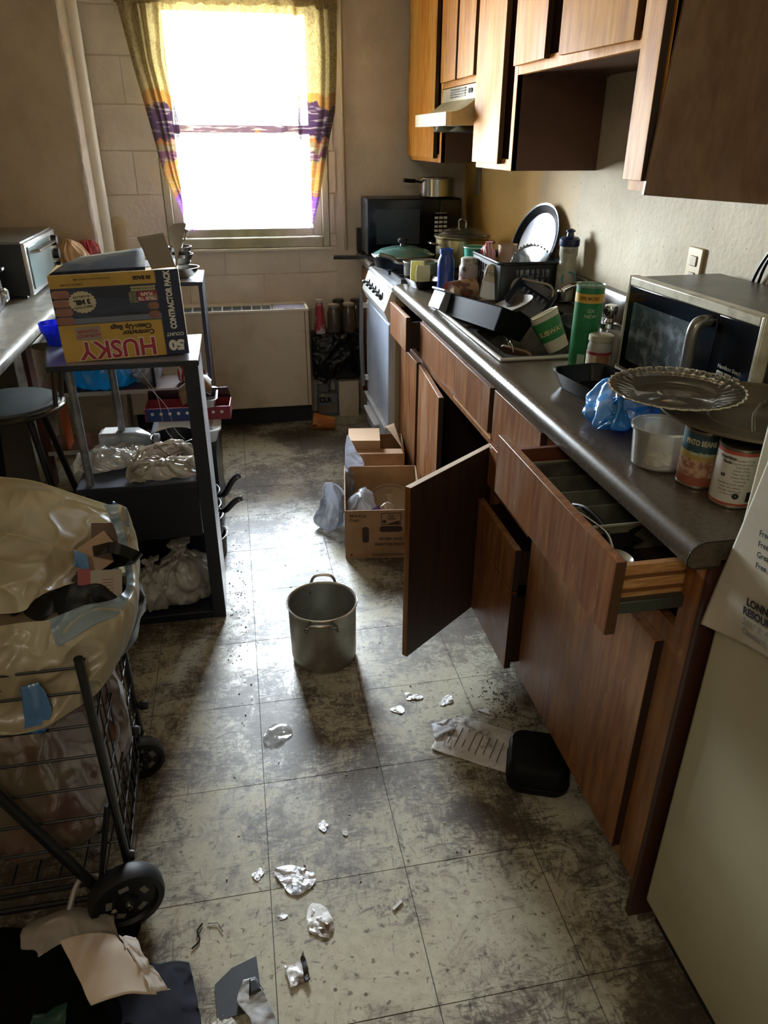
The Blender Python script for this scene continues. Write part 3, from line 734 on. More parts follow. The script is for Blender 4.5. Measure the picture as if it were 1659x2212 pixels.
# ================================================================== RANGE HOOD
t = thing('range_hood', 'cream range hood with slotted front under short upper cabinet', 'range hood')
HY0, HY1 = 2.288, 2.800
HX = .875
prof = [(1.31, 1.672), (.996, 1.672), (.992, 1.622)]
prof += [(.992-(.992-HX-.02)*(k/8), 1.622-.048*(1-(1-k/8)**1.8)) for k in range(1, 9)]
prof += [(HX, 1.572), (HX, 1.528), (1.31, 1.528)]
bm = nb(); prism(bm, prof, 'y', HY0, HY1); obj('shell', bm, CREAM, t, ang=25)
obj('front_lip', bx(nb(), HX-.003, HX+.02, HY0-.002, HY1+.002, 1.526, 1.574), M('cream_lip', '#d2cca9', .35), t, bev=.002)
for k, (y, w) in enumerate(((2.62, .045), (2.555, .016), (2.49, .045))):
    for r in range(4): obj('vent_slot', bx(nb(), .9905, .9935, y-w, y+w, 1.634+.009*r, 1.6385+.009*r), BLK, t)
for y in (2.395, 2.375, 2.36): obj('switch', bx(nb(), .9895, .9935, y-.004, y+.004, 1.642, 1.658), BLK, t)
obj('underside_lamp', lathe(nb(), [(.055, 1.505), (.07, 1.508), (.06, 1.528)], 24, T(.98, 2.62, 0)), M('lamp_ring', '#8f9290', .25, .9), t)
obj('underside_fan', lathe(nb(), [(.05, 1.503), (.075, 1.507), (.04, 1.528)], 24, T(1.0, 2.42, 0)), M('lamp_ring', '#8f9290', .25, .9), t)

# ================================================================== UPPER CABINETS (face x = 1.0, depth to the wall)
UXF = 1.0
def upper(label, y0, y1, z0, z1, doors, name='wall_cabinet', opens=()):
    t = thing(name, label, 'cabinet')
    bm = nb()
    bx(bm, UXF, XW-.002, y0, y0+.014, z0, z1); bx(bm, UXF, XW-.002, y1-.014, y1, z0, z1)
    bx(bm, UXF, XW-.002, y0+.014, y1-.014, z0+.004, z0+.018); bx(bm, UXF, XW-.002, y0+.014, y1-.014, z1-.014, z1); bx(bm, XW-.012, XW-.002, y0+.014, y1-.014, z0+.018, z1-.014)
    obj('carcass', bm, M('upper_side_dark', '#4e3222', .45, col2='#5b3b28', ns=4), t)
    bm = nb(); fw = .03
    bx(bm, UXF-.002, UXF+.016, y0, y1, z0, z0+.035); bx(bm, UXF-.002, UXF+.016, y0, y1, z1-.035, z1)
    bx(bm, UXF-.002, UXF+.016, y0, y0+fw, z0+.035, z1-.035); bx(bm, UXF-.002, UXF+.016, y1-fw, y1, z0+.035, z1-.035)
    for o in opens: bx(bm, UXF-.002, UXF+.016, o-.015, o+.015, z0+.035, z1-.035)
    obj('face_frame', bm, WOODU, t)
    for (a, b, zb, swing) in doors:
        Md = None
        if swing: Md = T(.985, a, 0) @ RZ(swing) @ T(-.985, -a, 0)
        d = obj('cabinet_door', bx(nb(), .977, .9945, a, b, zb, z1-.012, Md), WOODU, t, bev=.001)
        obj('edge_band', bx(nb(), .978, .9945, a-.001, a, zb, z1-.012, Md), EDGE, d)
    return t
upper('tall orange-brown wall cabinet in far corner by window wall', 2.812, 3.44, 1.383, 2.40, [(2.875, 3.42, 1.40, 0)])
upper('short wall cabinet with two doors above the range hood', 2.275, 2.808, 1.676, 2.40, [(2.555, 2.785, 1.697, 0), (2.305, 2.525, 1.697, 0)], opens=(2.54,))
upper('tall wall cabinet between range hood and sink cabinet', 1.870, 2.272, 1.383, 2.40, [(1.96, 2.262, 1.402, 0)])
upper('wide short wall cabinet above sink with one door ajar', 1.030, 1.866, 1.668, 2.40, [(1.60, 1.862, 1.692, 0), (1.06, 1.42, 1.684, 5)])
t = upper('large brown wall cabinet nearest the camera above silver microwave', .925, 1.027, 1.372, 2.40, [(.930, 1.020, 1.395, 0)])
obj('end_panel', bx(nb(), .982, XW-.003, .915, .925, 1.366, 2.40, T(.98, .92, 1.37) @ RY(4.2) @ T(-.98, -.92, -1.37)), wood_mat('worn_end_panel', '#6a4e3a', '#7c5e46', '#8f7257', .34, (5, 5, 2), fleck=.08, wear='#9c8770'), t, 'wide worn end panel with dull sheen', bev=.001)

# ================================================================== THINGS ON THE WORKTOP AND STOVE
# --- black microwave in the corner
t = thing('microwave', 'black microwave in far corner with small saucepan on top', 'microwave', (.725, 3.20, ZT+.012))
obj('body', bx(nb(), 0, .50, .012, .225, 0, .275), M('black_casing', '#0d0f14', .4), t, bev=.006)
dr = obj('door', bx(nb(), .002, .382, 0, .012, .004, .271), BLKG, t, bev=.003)
obj('door_window', bx(nb(), .045, .275, -.0012, .0, .055, .225), M('mesh_window', '#2c3644', .3), dr)
pnl = obj('control_panel', bx(nb(), .384, .498, 0, .012, .004, .271), BLKG, t, bev=.003)
for r in range(5):
    for c in range(3): obj('button', bx(nb(), .400+.024*c-.045, .419+.024*c-.045, -.0015, 0, .175-.021*r, .187-.021*r), WHITE, dr)
obj('brand_bar', bx(nb(), .358, .418, -.0012, 0, .203, .206), WHITE, dr)
for x in (.03, .47):
    for y in (.03, .2): obj('foot', lathe(nb(), [(.012, -.012), (.012, 0)], 10, T(x, y, 0)), BLK, t)
def saucepan(label, loc, rz, r, h, hl, mat, name='saucepan', hand=BLK, tilt=.25, flare=1.0, group=None):
    t = thing(name, label, 'pan', loc, rz, group)
    obj('body', lathe(nb(), [(r*.93, 0), (r*.98, .006), (r*flare, h), (r*flare+.004, h+.001), (r*flare+.003, h+.004), (r*flare-.003, h), (r*.94, .010), (.001, .008)], 40, cap1=False), mat, t)
    z = h*.82; x0 = r*flare
    obj('handle', tube(nb(), smoothpts([(x0-.002, 0, z), (x0+.03, 0, z+.006), (x0+.06, 0, z+.02*tilt*4), (x0+hl, 0, z+.03*tilt*4)], 4), [.006]*5+[.010]*8, 10), hand, t)
    return t
saucepan('small steel saucepan standing on the black microwave', (1.105, 3.30, ZT+.0125+.275), R_(198), .092, .088, .10, M('bright_steel', '#b9b8b2', .18, 1.), tilt=.1)
# --- skillet with glass lid
t = saucepan('non-stick skillet with steamy glass lid on stove\'s front burner', (.825, 2.80, .932), R_(176), .135, .052, .19, M('blue_grey_skillet', '#2b3442', .28, .5), 'skillet', flare=1.06, tilt=.05)
t['category'] = 'skillet'
t = thing('pan_lid', 'domed greenish glass lid with black knob covering the skillet', 'lid', (.825, 2.80, .932+.0565))
obj('glass', lathe(nb(), [(.146, 0), (.144, .004), (.11, .024), (.06, .036), (.02, .040), (.001, .041)], 40, cap0=False), glassy('steamy_glass', (.55, .75, .72, 1), .45, .08, '#6fa09b'), t)
obj('rim', tube(nb(), circ(.146, .002, 40), .004, 8, True), STEEL, t)
obj('knob', lathe(nb(), [(.014, .040), (.012, .050), (.024, .056), (.026, .066), (.018, .074), (.002, .076)], 20), BLK, t)
# --- big lidded pot
t = thing('stock_pot', 'large lidded steel pot with brassy tint on back of stove', 'pot', (1.115, 2.80, .932))
obj('body', lathe(nb(), [(.118, 0), (.124, .006), (.126, .125), (.131, .128), (.129, .131), (.122, .126), (.12, .01), (.001, .008)], 44, cap1=False), M('warm_steel', '#a99a72', .28, .9), t)  # brassy tint sits in the steel colour itself
for s in (-1, 1): obj('side_handle', tube(nb(), smoothpts([(s*.125, -.03, .10), (s*.155, -.025, .106), (s*.155, .025, .106), (s*.125, .03, .10)], 4), .005, 8), STEEL, t)
t = thing('pot_lid', 'smoky glass lid with chrome loop handle on the large pot', 'lid', (1.115, 2.80, .932+.132))
obj('glass', lathe(nb(), [(.128, 0), (.125, .006), (.09, .028), (.05, .040), (.001, .044)], 40, cap0=False), glassy('grey_glass', (.55, .56, .54, 1), .5, .1, '#6b6a62'), t)
obj('rim', tube(nb(), circ(.129, .002, 40), .0045, 8, True), M('dull_gold_rim', '#8a846f', .3, .9), t)
obj('loop_handle', tube(nb(), smoothpts([(-.012, .02, .04), (-.012, .018, .07), (-.004, 0, .078), (.008, -.018, .07), (.008, -.022, .04)], 4), .005, 8), CHROME, t)
# --- saucepan + butter tray near the stove
saucepan('grimy steel saucepan on stove beside the worktop end', (.85, 2.53, .932), R_(160), .078, .062, .11, STEELD, hand=STEEL, tilt=.3)
t = thing('takeout_tray', 'black plastic tray at worktop end beside blue bottle', 'tray', (.815, 2.325, ZT+.001), R_(12))
obj('tray', loft(nb(), [rr(.10, .115, .02, 0), rr(.135, .15, .028, .034), rr(.143, .158, .03, .036), rr(.129, .144, .026, .034), rr(.094, .109, .018, .003)], True, True), BLKG, t)
t = thing('butter_wrapper', 'pale yellow squarish butter sheets standing in black tray', 'butter', (.805, 2.325, ZT+.0065), R_(5))
for k, (x, y, r, h) in enumerate(((.000, -.012, 6, .085), (-.014, .022, -4, .098))):
    obj('sheet', sheet(nb(), [[(x-.028, y, h), (x+.03, y+.003, h*.98)], [(x-.03, y+.004, h*.5), (x+.03, y-.004, h*.5)], [(x-.028, y-.004, .0), (x+.03, y+.002, .0)]], 10, 10, .002, 40, k), M('butter_yellow', '#d8d59a', .55, transl=.25), t, solid=.006)
# bottles and cups by the drainer
t = thing('water_bottle', 'tall dark blue plastic bottle without cap beside white jar', 'bottle', (.868, 2.185, ZT+.001))
obj('body', lathe(nb(), [(.030, 0), (.034, .004), (.034, .10), (.033, .125), (.024, .145), (.024, .152), (.0265, .153), (.0265, .170), (.024, .171), (.022, .150), (.001, .149)], 28, cap1=False), M('cobalt_plastic', '#1d3a86', .3, col2='#27499b', ns=3), t)
def jar(name, label, cat, loc, r, h, body, lid, lidh=.016, neck=.78, rz=0, ty=0):
    t = thing(name, label, cat, loc, rz)
    obj('body', lathe(nb(), [(r*.92, 0), (r, .006), (r, h*.68), (r*.97, h*.75), (r*neck, h*.84), (r*neck, h)], 28), body, t)
    if lid: obj('lid', lathe(nb(), [(r*neck+.002, h-lidh), (r*neck+.003, h-lidh+.001), (r*neck+.003, h), (r*neck, h+.002)], 28), lid, t)
    return t
t = jar('glass_jar', 'cloudy white jar with speckled lid in front of green cup', 'jar', (.985, 2.235, ZT+.001), .044, .125, M('cloudy_jar', '#a59b93', .3, col2='#6e5048', ns=22, lo=.55, hi=.6), M('speckled_lid', '#b5afa0', .45, col2='#6f6658', ns=60), .024, .8)
obj('label', lathe(nb(), [(.0445, .02), (.0445, .055)], 28, cap0=False, cap1=False), M('brown_red_label', '#8b5348', .6, col2='#b2a294', ns=30), t)
t = thing('plastic_cup', 'tall teal green plastic cup standing behind the white jar', 'cup', (1.045, 2.345, ZT+.001))
obj('body', lathe(nb(), [(.036, 0), (.038, .003), (.054, .150), (.056, .152), (.055, .155), (.051, .150), (.034, .005), (.001, .004)], 36, cap1=False), M('teal_plastic', '#2b9079', .35), t)
obj('rim', tube(nb(), circ(.0545, .154, 36), .0022, 6, True), M('pale_teal_rim', '#a3bfa8', .4), t)
t = thing('paper_cup', 'brown marbled cup lying on its side in front of jar', 'cup', (.885, 2.035, ZT+.039), rot=(0, R_(94), R_(28)))
obj('body', lathe(nb(), [(.028, .001), (.030, 0), (.036, .06), (.038, .125), (.040, .128), (.037, .130), (.034, .12), (.027, .004)], 30, T(0, 0, -.06)), M('marbled_brown', '#a08361', .4, col2='#5f4537', ns=14, lo=.5, hi=.54, spots=('#9b3a2c', 9, .62)), t)
t = thing('sponge_packet', 'white packet with arched top leaning against drainer basket', 'packet', (.985, 1.985, ZT+.004), rot=(R_(-14), R_(12), R_(-20)))
obj('packet', loft(nb(), [[Vector((p.x, -.009, p.y+.065)) for p in rr(.072, .135, .022, 0, 6)], [Vector((p.x, 0, p.y+.065)) for p in rr(.078, .140, .026, 0, 6)], [Vector((p.x, .012, p.y+.065)) for p in rr(.072, .135, .022, 0, 6)]]), M('cream_packet', '#b5ac95', .4), t, bev=.003)
obj('lower_panel', bx(nb(), -.034, .034, -.0102, -.0092, .006, .066), M('packet_white', '#c7ccd2', .3), t)
txt(t, 'Heavy', .034, M('olive_print', '#7c7450', .5), T(0, -.0100, .098) @ FACE, .0004, .8)
t = thing('dish_drainer', 'black slotted plastic drainer basket full of dishes behind sink', 'dish rack', (1.135, 2.10, ZT+.011), R_(0))
w, d_, h = .25, .34, .135
bm = nb(); bx(bm, -w/2+.01, w/2-.01, -d_/2+.01, d_/2-.01, 0, .006); obj('base', bm, BLK, t)
def slotwall(name, x0, y0, x1, y1, gap0=.0, n=11):
    bm = nb(); L = math.hypot(x1-x0, y1-y0); a = math.atan2(y1-y0, x1-x0); Mk = T(x0, y0, 0) @ Matrix.Rotation(a, 4, 'Z')
    bx(bm, 0, L, -.002, .002, .0, .05, Mk); bx(bm, 0, L, -.002, .002, .112, h, Mk); bx(bm, 0, L, -.002, .002, .078, .084, Mk)
    for k in range(n+1):
        x = .012+(L-.024)*k/n; ww = .004
        bx(bm, x-ww, x+ww, -.002, .002, .05, .078, Mk); bx(bm, x-ww, x+ww, -.002, .002, .084, .112, Mk)
    bx(bm, 0, .06, -.0021, .0021, .05, .112, Mk); bx(bm, L*.78, L, -.0021, .0021, .05, .112, Mk)
    return obj(name, bm, BLK, t)
slotwall('side_wall', -w/2, -d_/2, w/2, -d_/2); slotwall('side_wall', w/2, -d_/2, w/2, d_/2); slotwall('side_wall', w/2, d_/2, -w/2, d_/2); slotwall('side_wall', -w/2, d_/2, -w/2, -d_/2)
obj('rim', tube(nb(), rr(w+.012, d_+.012, .03, h, 6), .006, 8, True), BLK, t)
for k in range(7): obj('plate_divider', tube(nb(), smoothpts([(.02, .02+.02*k, .006), (.03, .02+.02*k, .11), (.05, .02+.02*k, .12), (.07, .02+.02*k, .006)], 4), .003, 6), M('white_wire', '#c7c6be', .4), t)
t = thing('striped_bag', 'pink and white striped plastic bag stuffed at drainer\'s left edge', 'bag', (1.06, 2.23, ZT+.02))
def pinkmat():
    m, n = nodes('pink_striped_film'); wv = nd(n, 'TexWave', i0=vec(n), Scale=22., Distortion=3.)
    p = nd(n, 'BsdfPrincipled', Base_Color=ramp(n, wv.outputs[0], [(.45, H('#c65a6b')), (.55, H('#dcc8c4'))]), Roughness=.3); n.links.new(p.outputs[0], nd(n, 'OutputMaterial').inputs[0]); return m
obj('bag', bagmesh(nb(), [(.004, 0), (.028, .02), (.032, .08), (.026, .13), (.012, .16), (.016, .17)], 1, 1, 7, .3, .012, 5), pinkmat(), t)
t = thing('plastic_tumbler', 'pinkish beige tumbler standing in the drainer', 'cup', (1.135, 2.215, ZT+.018))
obj('body', lathe(nb(), [(.030, 0), (.038, .16), (.040, .162), (.036, .158), (.028, .004), (.001, .003)], 30, cap1=False), M('beige_cup', '#b89a80', .4), t)
t = thing('glass_plate', 'clear glass plate with beaded rim standing in the drainer', 'plate', (1.175, 2.05, ZT+.095), rot=(R_(72), 0, R_(8)))
bm = nb(); L = []
for r, z in ((.001, .002), (.05, .0), (.065, .006), (.088, .014)): L.append(circ(r, z, 96))
L.append([Vector(((.098+.003*abs(math.sin(24*a)))*math.cos(a), (.098+.003*abs(math.sin(24*a)))*math.sin(a), .019)) for a in [2*PI*i/96 for i in range(96)]])
loft(bm, L, False, False); obj('plate', bm, glassy('clear_glass', (.93, .94, .94, 1), .85, .08, '#c0c6ca'), t, solid=.003)
for k in range(40):
    a = 2*PI*k/40; obj('rim_bead', lathe(nb(), [(.001, -.004), (.005, 0), (.001, .004)], 8, T(.1*math.cos(a), .1*math.sin(a), .02)), M('bead_glass', '#b9b9ae', .15), t)
t = thing('cooking_tongs', 'black loop-handled utensil leaning out of the drainer', 'utensil', (1.21, 1.985, ZT+.06))
obj('loop', tube(nb(), smoothpts([(0, 0, 0), (.035, -.01, .065), (.060, -.015, .10), (.072, -.016, .105), (.068, -.015, .09), (.03, -.008, .04), (0, 0, 0)], 5), .0035, 8), BLK, t)
t = thing('pizza_pan', 'round steel pizza pan leaning on its rim against the wall', 'pan', (1.252, 2.200, 1.098), rot=(0, R_(-71), R_(10)))
obj('pan', lathe(nb(), [(.001, .004), (.118, .004), (.136, .010), (.152, .020), (.158, .021), (.158, .017), (.152, .015), (.134, .004), (.118, 0), (.001, 0)], 56, cap0=False, cap1=False), M('mirror_pan', '#aab2c0', .22, 1., col2='#8d93a0', ns=5), t)
obj('dark_band', lathe(nb(), [(.123, .0062), (.150, .0205)], 56, cap0=False, cap1=False), M('dark_pan_band', '#1c1c20', .3, .6), t)  # dark ring on the sloping rim
t = thing('sports_bottle', 'clear squeeze bottle with navy cap standing behind the sink', 'bottle', (1.262, 1.905, ZT+.010), aim(1.262, 1.905))
obj('body', lathe(nb(), [(.030, 0), (.036, .006), (.037, .06), (.037, .125), (.031, .142), (.030, .155), (.034, .168), (.034, .200)], 30), M('frosted_bottle', '#b5b3a0', .3, col2='#c7c6b5', ns=5, transl=.3), t)
obj('cap', lathe(nb(), [(.036, .198), (.037, .202), (.037, .222), (.030, .230), (.014, .233), (.012, .246), (.017, .248), (.017, .252), (.008, .258), (.001, .259)], 30), M('navy_cap', '#182447', .3), t)
txt(t, 'VELO', .020, M('dark_green_print', '#3d4a3f', .5), T(0, 0, .182), .0002, wrap=.0346)
obj('printed_ring', lathe(nb(), [(.021, 0), (.0245, .0008), (.028, 0)], 24, T(.012, -.0355, .085) @ RX(90) @ Matrix.Scale(1, 4), False, False), M('teal_print', '#2f7d8b', .5), t)

# --- things in the sink
t = thing('roasting_pan', 'long black roasting pan resting at a tilt across far sink bowl', 'pan', (.835, 1.60, ZT+.030), rot=(R_(-5), R_(24), R_(4)))
obj('pan', loft(nb(), [rr(.10, .49, .02, -.035), rr(.12, .52, .025, .035), rr(.128, .528, .027, .038), rr(.112, .51, .022, .033), rr(.092, .48, .016, -.028)]), M('black_enamel_pan', '#08090c', .7, spec=.12), t)
hh = obj('end_handle', bx(nb(), -.082, -.050, .175, .285, -.030, .034), M('bright_aluminium', '#8f959d', .45, .5), t, 'bright aluminium end piece', bev=.003)
obj('handle_lip', bx(nb(), -.092, -.02, .165, .292, .034, .042), M('bright_aluminium', '#8f959d', .45, .5), hh, bev=.003)
t = thing('oval_platter', 'grey-brown oval platter lying in the roasting pan', 'plate', (.935, 1.60, ZT+.050), rot=(R_(-6), R_(-22), R_(-10)))
obj('platter', loft(nb(), [[Vector((p.x*sx, p.y*1.75*sx, z)) for p in circ(.082, 0, 40)] for sx, z in ((.02, .002), (.7, 0), (.9, .008), (1, .016), (1.02, .014), (.9, .003), (.7, -.004))], False, True), M('dirty_platter', '#6e6555', .6, col2='#5d5446', ns=6, spec=.25), t)
t = thing('food_container', 'cream tub with red print lying on its side behind platter', 'tub', (1.085, 1.80, ZT+.055), rot=(R_(82), R_(10), R_(-22)))
obj('tub', loft(nb(), [rr(.11, .075, .02, -.05), rr(.15, .10, .03, .045), rr(.156, .106, .032, .048), rr(.143, .093, .026, .045), rr(.102, .067, .015, -.044)]), M('cream_tub', '#b8b098', .4), t)
for x, w_, c in ((-.03, .012, '#a8333a'), (-.012, .018, '#a8333a'), (.012, .010, '#1f2430'), (.03, .022, '#a8333a')): obj('printed_mark', bx(nb(), x, x+w_, .0455, .0490, -.012, .014), M('mark'+c, c, .5), t)
t = thing('strainer_tray', 'dark slotted plastic tray leaning between tub and platter', 'tray', (1.035, 1.70, ZT+.045), rot=(R_(20), R_(28), R_(-30)))
obj('tray', loft(nb(), [rr(.12, .18, .02, 0), rr(.15, .21, .025, .03), rr(.145, .205, .023, .03), rr(.115, .175, .018, .004)]), M('navy_tray', '#161c2b', .35), t)
for k in range(5): obj('slot', bx(nb(), -.045+.02*k, -.038+.02*k, .04, .07, .0035, .0055), M('pale_slot', '#5c636e', .5), t)
t = thing('paper_cup', 'green and white printed paper cup tipped over in the near bowl', 'cup', (.985, 1.345, ZT+.018), rot=(R_(-2), R_(-30), R_(-28)))
cupm = M('cup_green', '#2f7a43', .45)
obj('body', lathe(nb(), [(.031, -.045), (.0335, -.044), (.047, .072), (.045, .072), (.030, -.041), (.001, -.041)], 40, cap1=False), M('cup_white', '#c9c3ae', .5), t)
obj('green_band', lathe(nb(), [(.0382, -.008), (.0462, .056)], 40, cap0=False, cap1=False), cupm, t)
obj('rim', tube(nb(), circ(.0475, .073, 40), .0022, 8, True), M('cup_rim', '#c4bda2', .5), t)
txt(t, 'SUBWAY', .021, M('cup_print', '#b9b37c', .5), RZ(12) @ T(0, 0, .018), .0006, 1.0, wrap=.0432)
t = thing('cutting_board', 'brown cutting board leaning inside the near sink bowl', 'board', (.880, 1.325, ZT-.055), rot=(R_(-52), 0, R_(-62)))
obj('board', loft(nb(), [rr(.125, .12, .02, 0), rr(.125, .12, .02, .008)]), M('tan_board', '#7d6248', .5), t, bev=.002)
t = thing('frying_pan', 'black frying pan lying in near sink bowl under the cup', 'pan', (.985, 1.335, ZT-.135), rot=(R_(4), R_(-4), 0))
obj('body', lathe(nb(), [(.085, 0), (.10, .006), (.125, .045), (.128, .046), (.122, .043), (.096, .01), (.001, .008)], 40, cap1=False), BLK, t)
obj('handle', tube(nb(), smoothpts([(-.12, 0, .04), (-.15, .03, .08), (-.165, .05, .12)], 5), .007, 8), NICK, t)
t = thing('glass_bowl', 'small clear bowl in far corner of the sink', 'bowl', (1.12, 1.50, ZT-.02), rot=(R_(20), R_(10), 0))
obj('bowl', lathe(nb(), [(.02, 0), (.04, .01), (.055, .045), (.053, .045), (.037, .012), (.001, .004)], 32, cap1=False), glassy('dim_glass', (.7, .75, .75, 1), .6, .1, '#4d5457'), t)
t = thing('cutlery', 'fork and spoon lying over near sink bowl\'s front edge', 'cutlery', (.845, 1.33, ZT+.002))
for y in (.0, .03): obj('piece', tube(nb(), smoothpts([(0, y-.03, -.02), (0, y, .006), (.01, y+.07, .002)], 5), .003, 8), CHROME, t)

# --- near part of the worktop
t = thing('snack_can', 'tall green crisps tube with yellow band behind the sink corner', 'can', (.966, 1.088, ZT+.001), aim(.966, 1.088))
obj('tube', lathe(nb(), [(.0365, 0), (.0375, .002), (.0375, .214)], 36), M('green_tube', '#1c6b3c', .35, col2='#2b7b48', ns=5, st=(1, 1, 3)), t)
obj('yellow_band', lathe(nb(), [(.0379, .172), (.0379, .196)], 36, cap0=False, cap1=False), M('yellow_band', '#c69c35', .4), t)
obj('rim', lathe(nb(), [(.0385, .211), (.0388, .216), (.037, .217), (.0355, .213), (.001, .2125)], 36, cap1=False), M('tube_rim', '#8fa08c', .3, .4), t)
for x in (-.012, 0, .012): obj('crisp_mark', bx(nb(), x-.004, x+.004, -.004, .004, .213, .2145), M('dark_lid_mark', '#3a4437', .5), t)
txt(t, '50% MORE', .013, M('brown_print', '#5d3a1c', .5), T(0, 0, .184), .0003, .9, wrap=.0384)
txt(t, 'SIX\nNEW', .014, M('pale_print', '#a6b893', .5), RZ(12) @ T(0, 0, .145), .0002, 1, wrap=.0380)
obj('barcode', bx(nb(), -.010, .010, -.0385, -.0378, .006, .036, RZ(-6)), M('barcode_grey', '#8da08e', .5), t)
t = thing('paper_cone', 'white paper cup leaning between green tube and jar', 'cup', (.998, 1.075, ZT+.001), rot=(0, R_(10), 0))
obj('cone', lathe(nb(), [(.018, 0), (.030, .10), (.029, .10), (.017, .003)], 28, T(.03, -.02, 0)), M('grey_paper_cup', '#8f8a80', .6), t)
t = jar('glass_jar', 'small glass jar with white lid and red-brown label before microwave', 'jar', (.972, 1.005, ZT+.001), .032, .100, M('jar_glass', '#9a9a8d', .2, col2='#7d7d72', ns=6), M('dirty_white_lid', '#9d987f', .4), .014, .9, aim(.972, 1.005))
obj('label', lathe(nb(), [(.0326, .006), (.0326, .060)], 30, cap0=False, cap1=False), M('cream_label', '#b3a68f', .6), t)
obj('label_patch', loft(nb(), [[Vector((.0330*math.sin(a), -.0330*math.cos(a), z)) for a in [R_(-10+8*k) for k in range(9)]] for z in (.010, .054)], False, False, False), M('brown_patch', '#86603c', .6), t)
obj('label_edge', lathe(nb(), [(.0331, .052), (.0331, .060)], 30, cap0=False, cap1=False), M('red_edge', '#7d1f28', .5), t)
# silver microwave
MW = (1.030, 1.015, ZT+.012); ma = R_(-90+2.6)
t = thing('microwave', 'silver and black microwave with dusty window near worktop\'s front', 'microwave', MW, ma)
# local: +x runs along the front towards the camera, -y is out of the front
w, d_, h = .515, .268, .238
obj('body', bx(nb(), .002, w-.002, .03, d_, 0, h-.004), M('dusty_black_case', '#1c1b19', .4, col2='#3a352d', ns=6), t, bev=.004)
obj('top_layer', bx(nb(), .006, w-.006, .034, d_-.004, h-.004, h-.0034), M('greasy_dusty_top', '#4b453a', .38, col2='#655d4d', ns=9), t)
fr = obj('front_frame', ring(0, w, 0, h, .012, .006, 0, .03, .022), M('silver_plastic', '#c2bca6', .32, .25, col2='#9c957f', ns=20), t, bev=.003)
dr = obj('door', bx(nb(), .012, .372, .002, .028, .006, h-.022), BLKG, t, bev=.002)
obj('door_window', bx(nb(), .040, .285, .0008, .002, .030, .178), M('dusty_window', '#39464a', .3, col2='#87939a', ns=26, lo=.48, hi=.66, detail=8), dr)
obj('door_handle', tube(nb(), smoothpts([(.345, .004, .022), (.345, -.030, .030), (.345, -.034, .11), (.345, -.030, .185), (.345, .004, .196)], 6), .014, 12), M('handle_grey2', '#7d7a74', .25, .7), dr)
pn = obj('control_panel', bx(nb(), .376, w-.012, .002, .028, .006, h-.022), BLKG, t, bev=.002)
for r in range(4):
    for c in range(3):
        b = obj('button', bx(nb(), .405+.0265*c, .427+.0265*c, -.0005, .002, .086-.0275*r, .103-.0275*r), M('button_grey', '#b2b0a6', .4), pn, bev=.002)
        for q in range(2): obj('button_text', bx(nb(), .409+.0265*c, .423+.0265*c, -.0009, -.0005, .090+.006*q-.0275*r, .0925+.006*q-.0275*r), GREY_INK, b)
txt(pn, 'Hamilton Beach', .0125, M('silver_print', '#b8b6ab', .4), T(.442, .0012, .113) @ FACE, .0002, .95)
for x in (.03, w-.03):
    for y in (.04, d_-.03): obj('foot', lathe(nb(), [(.011, -.012), (.011, 0)], 10, T(x, y, 0)), BLK, t)
t = thing('power_cord', 'two black power cords hanging on wall behind silver microwave', 'cord')
for k, dx in enumerate((0, .012)): obj('cable', tube(nb(), smoothpts([(1.306, .62, 1.46), (1.300, .74+dx, 1.34), (1.297, .84+dx, 1.24), (1.304, .88+dx*2, 1.14), (1.303, .88+dx*2, 1.02)], 8), .004, 8), BLK, t)
# black takeaway tray, blue bag
t = thing('takeout_tray', 'empty black takeaway tray beside blue bag before silver microwave', 'tray', (.892, .835, ZT+.001), R_(8))
obj('tray', loft(nb(), [rr(.12, .18, .028, 0), rr(.152, .215, .035, .040), rr(.160, .223, .037, .042), rr(.147, .210, .033, .040), rr(.114, .174, .024, .003)]), BLKG, t)
t = thing('plastic_bag', 'crumpled bright blue shop bag near worktop\'s front edge', 'bag', (.848, .625, ZT+.001), R_(35))
obj('bag', bagmesh(nb(), [(.02, 0), (.075, .012), (.085, .045), (.06, .075), (.03, .088), (.002, .092)], 1.15, .8, 9, .28, .022, 11), BAGBL, t, ang=180)
obj('bag_ear', sheet(nb(), [[(-.10, -.02, .05), (-.07, 0, .07), (-.04, .01, .07)], [(-.13, -.01, .02), (-.09, -.03, .03), (-.05, -.03, .03)]], 16, 12, .02, 16, 4), BAGBL, t, solid=.001, ang=180)
txt(t, 'Smart', .030, M('navy_print', '#16355c', .5), T(-.01, -.076, .062) @ RX(50) @ RZ(190), .0003)
# clear tub
t = thing('plastic_tub', 'open clear plastic deli tub with crumbs inside', 'tub', (.812, .402, ZT+.001))
obj('tub', lathe(nb(), [(.001, .001), (.046, 0), (.050, .003), (.056, .072), (.060, .073), (.060, .079), (.0575, .079), (.054, .071), (.048, .005), (.001, .004)], 44, cap0=False, cap1=False), glassy('clear_deli_plastic', (.95, .95, .93, 1), .74, .15, '#e4e1d4'), t)
obj('crumbs', sheet(nb(), [[(-.034, -.034, .009), (.034, -.034, .009)], [(-.034, .034, .010), (.034, .034, .008)]], 16, 16, .006, 90, 4, False), M('crumb_tan', '#8b7855', .8, col2='#c3b48c', ns=60), t)['kind'] = 'stuff'
t = thing('purple_scoop', 'small purple plastic scoop peeking out between tub and lid', 'scoop', (.868, .405, ZT+.082))
obj('scoop', lathe(nb(), [(.001, 0), (.012, .003), (.018, .016), (.017, .016), (.010, .005), (.001, .003)], 18, RX(30), False, False), M('violet_plastic', '#7c63a8', .3, transl=.2), t)
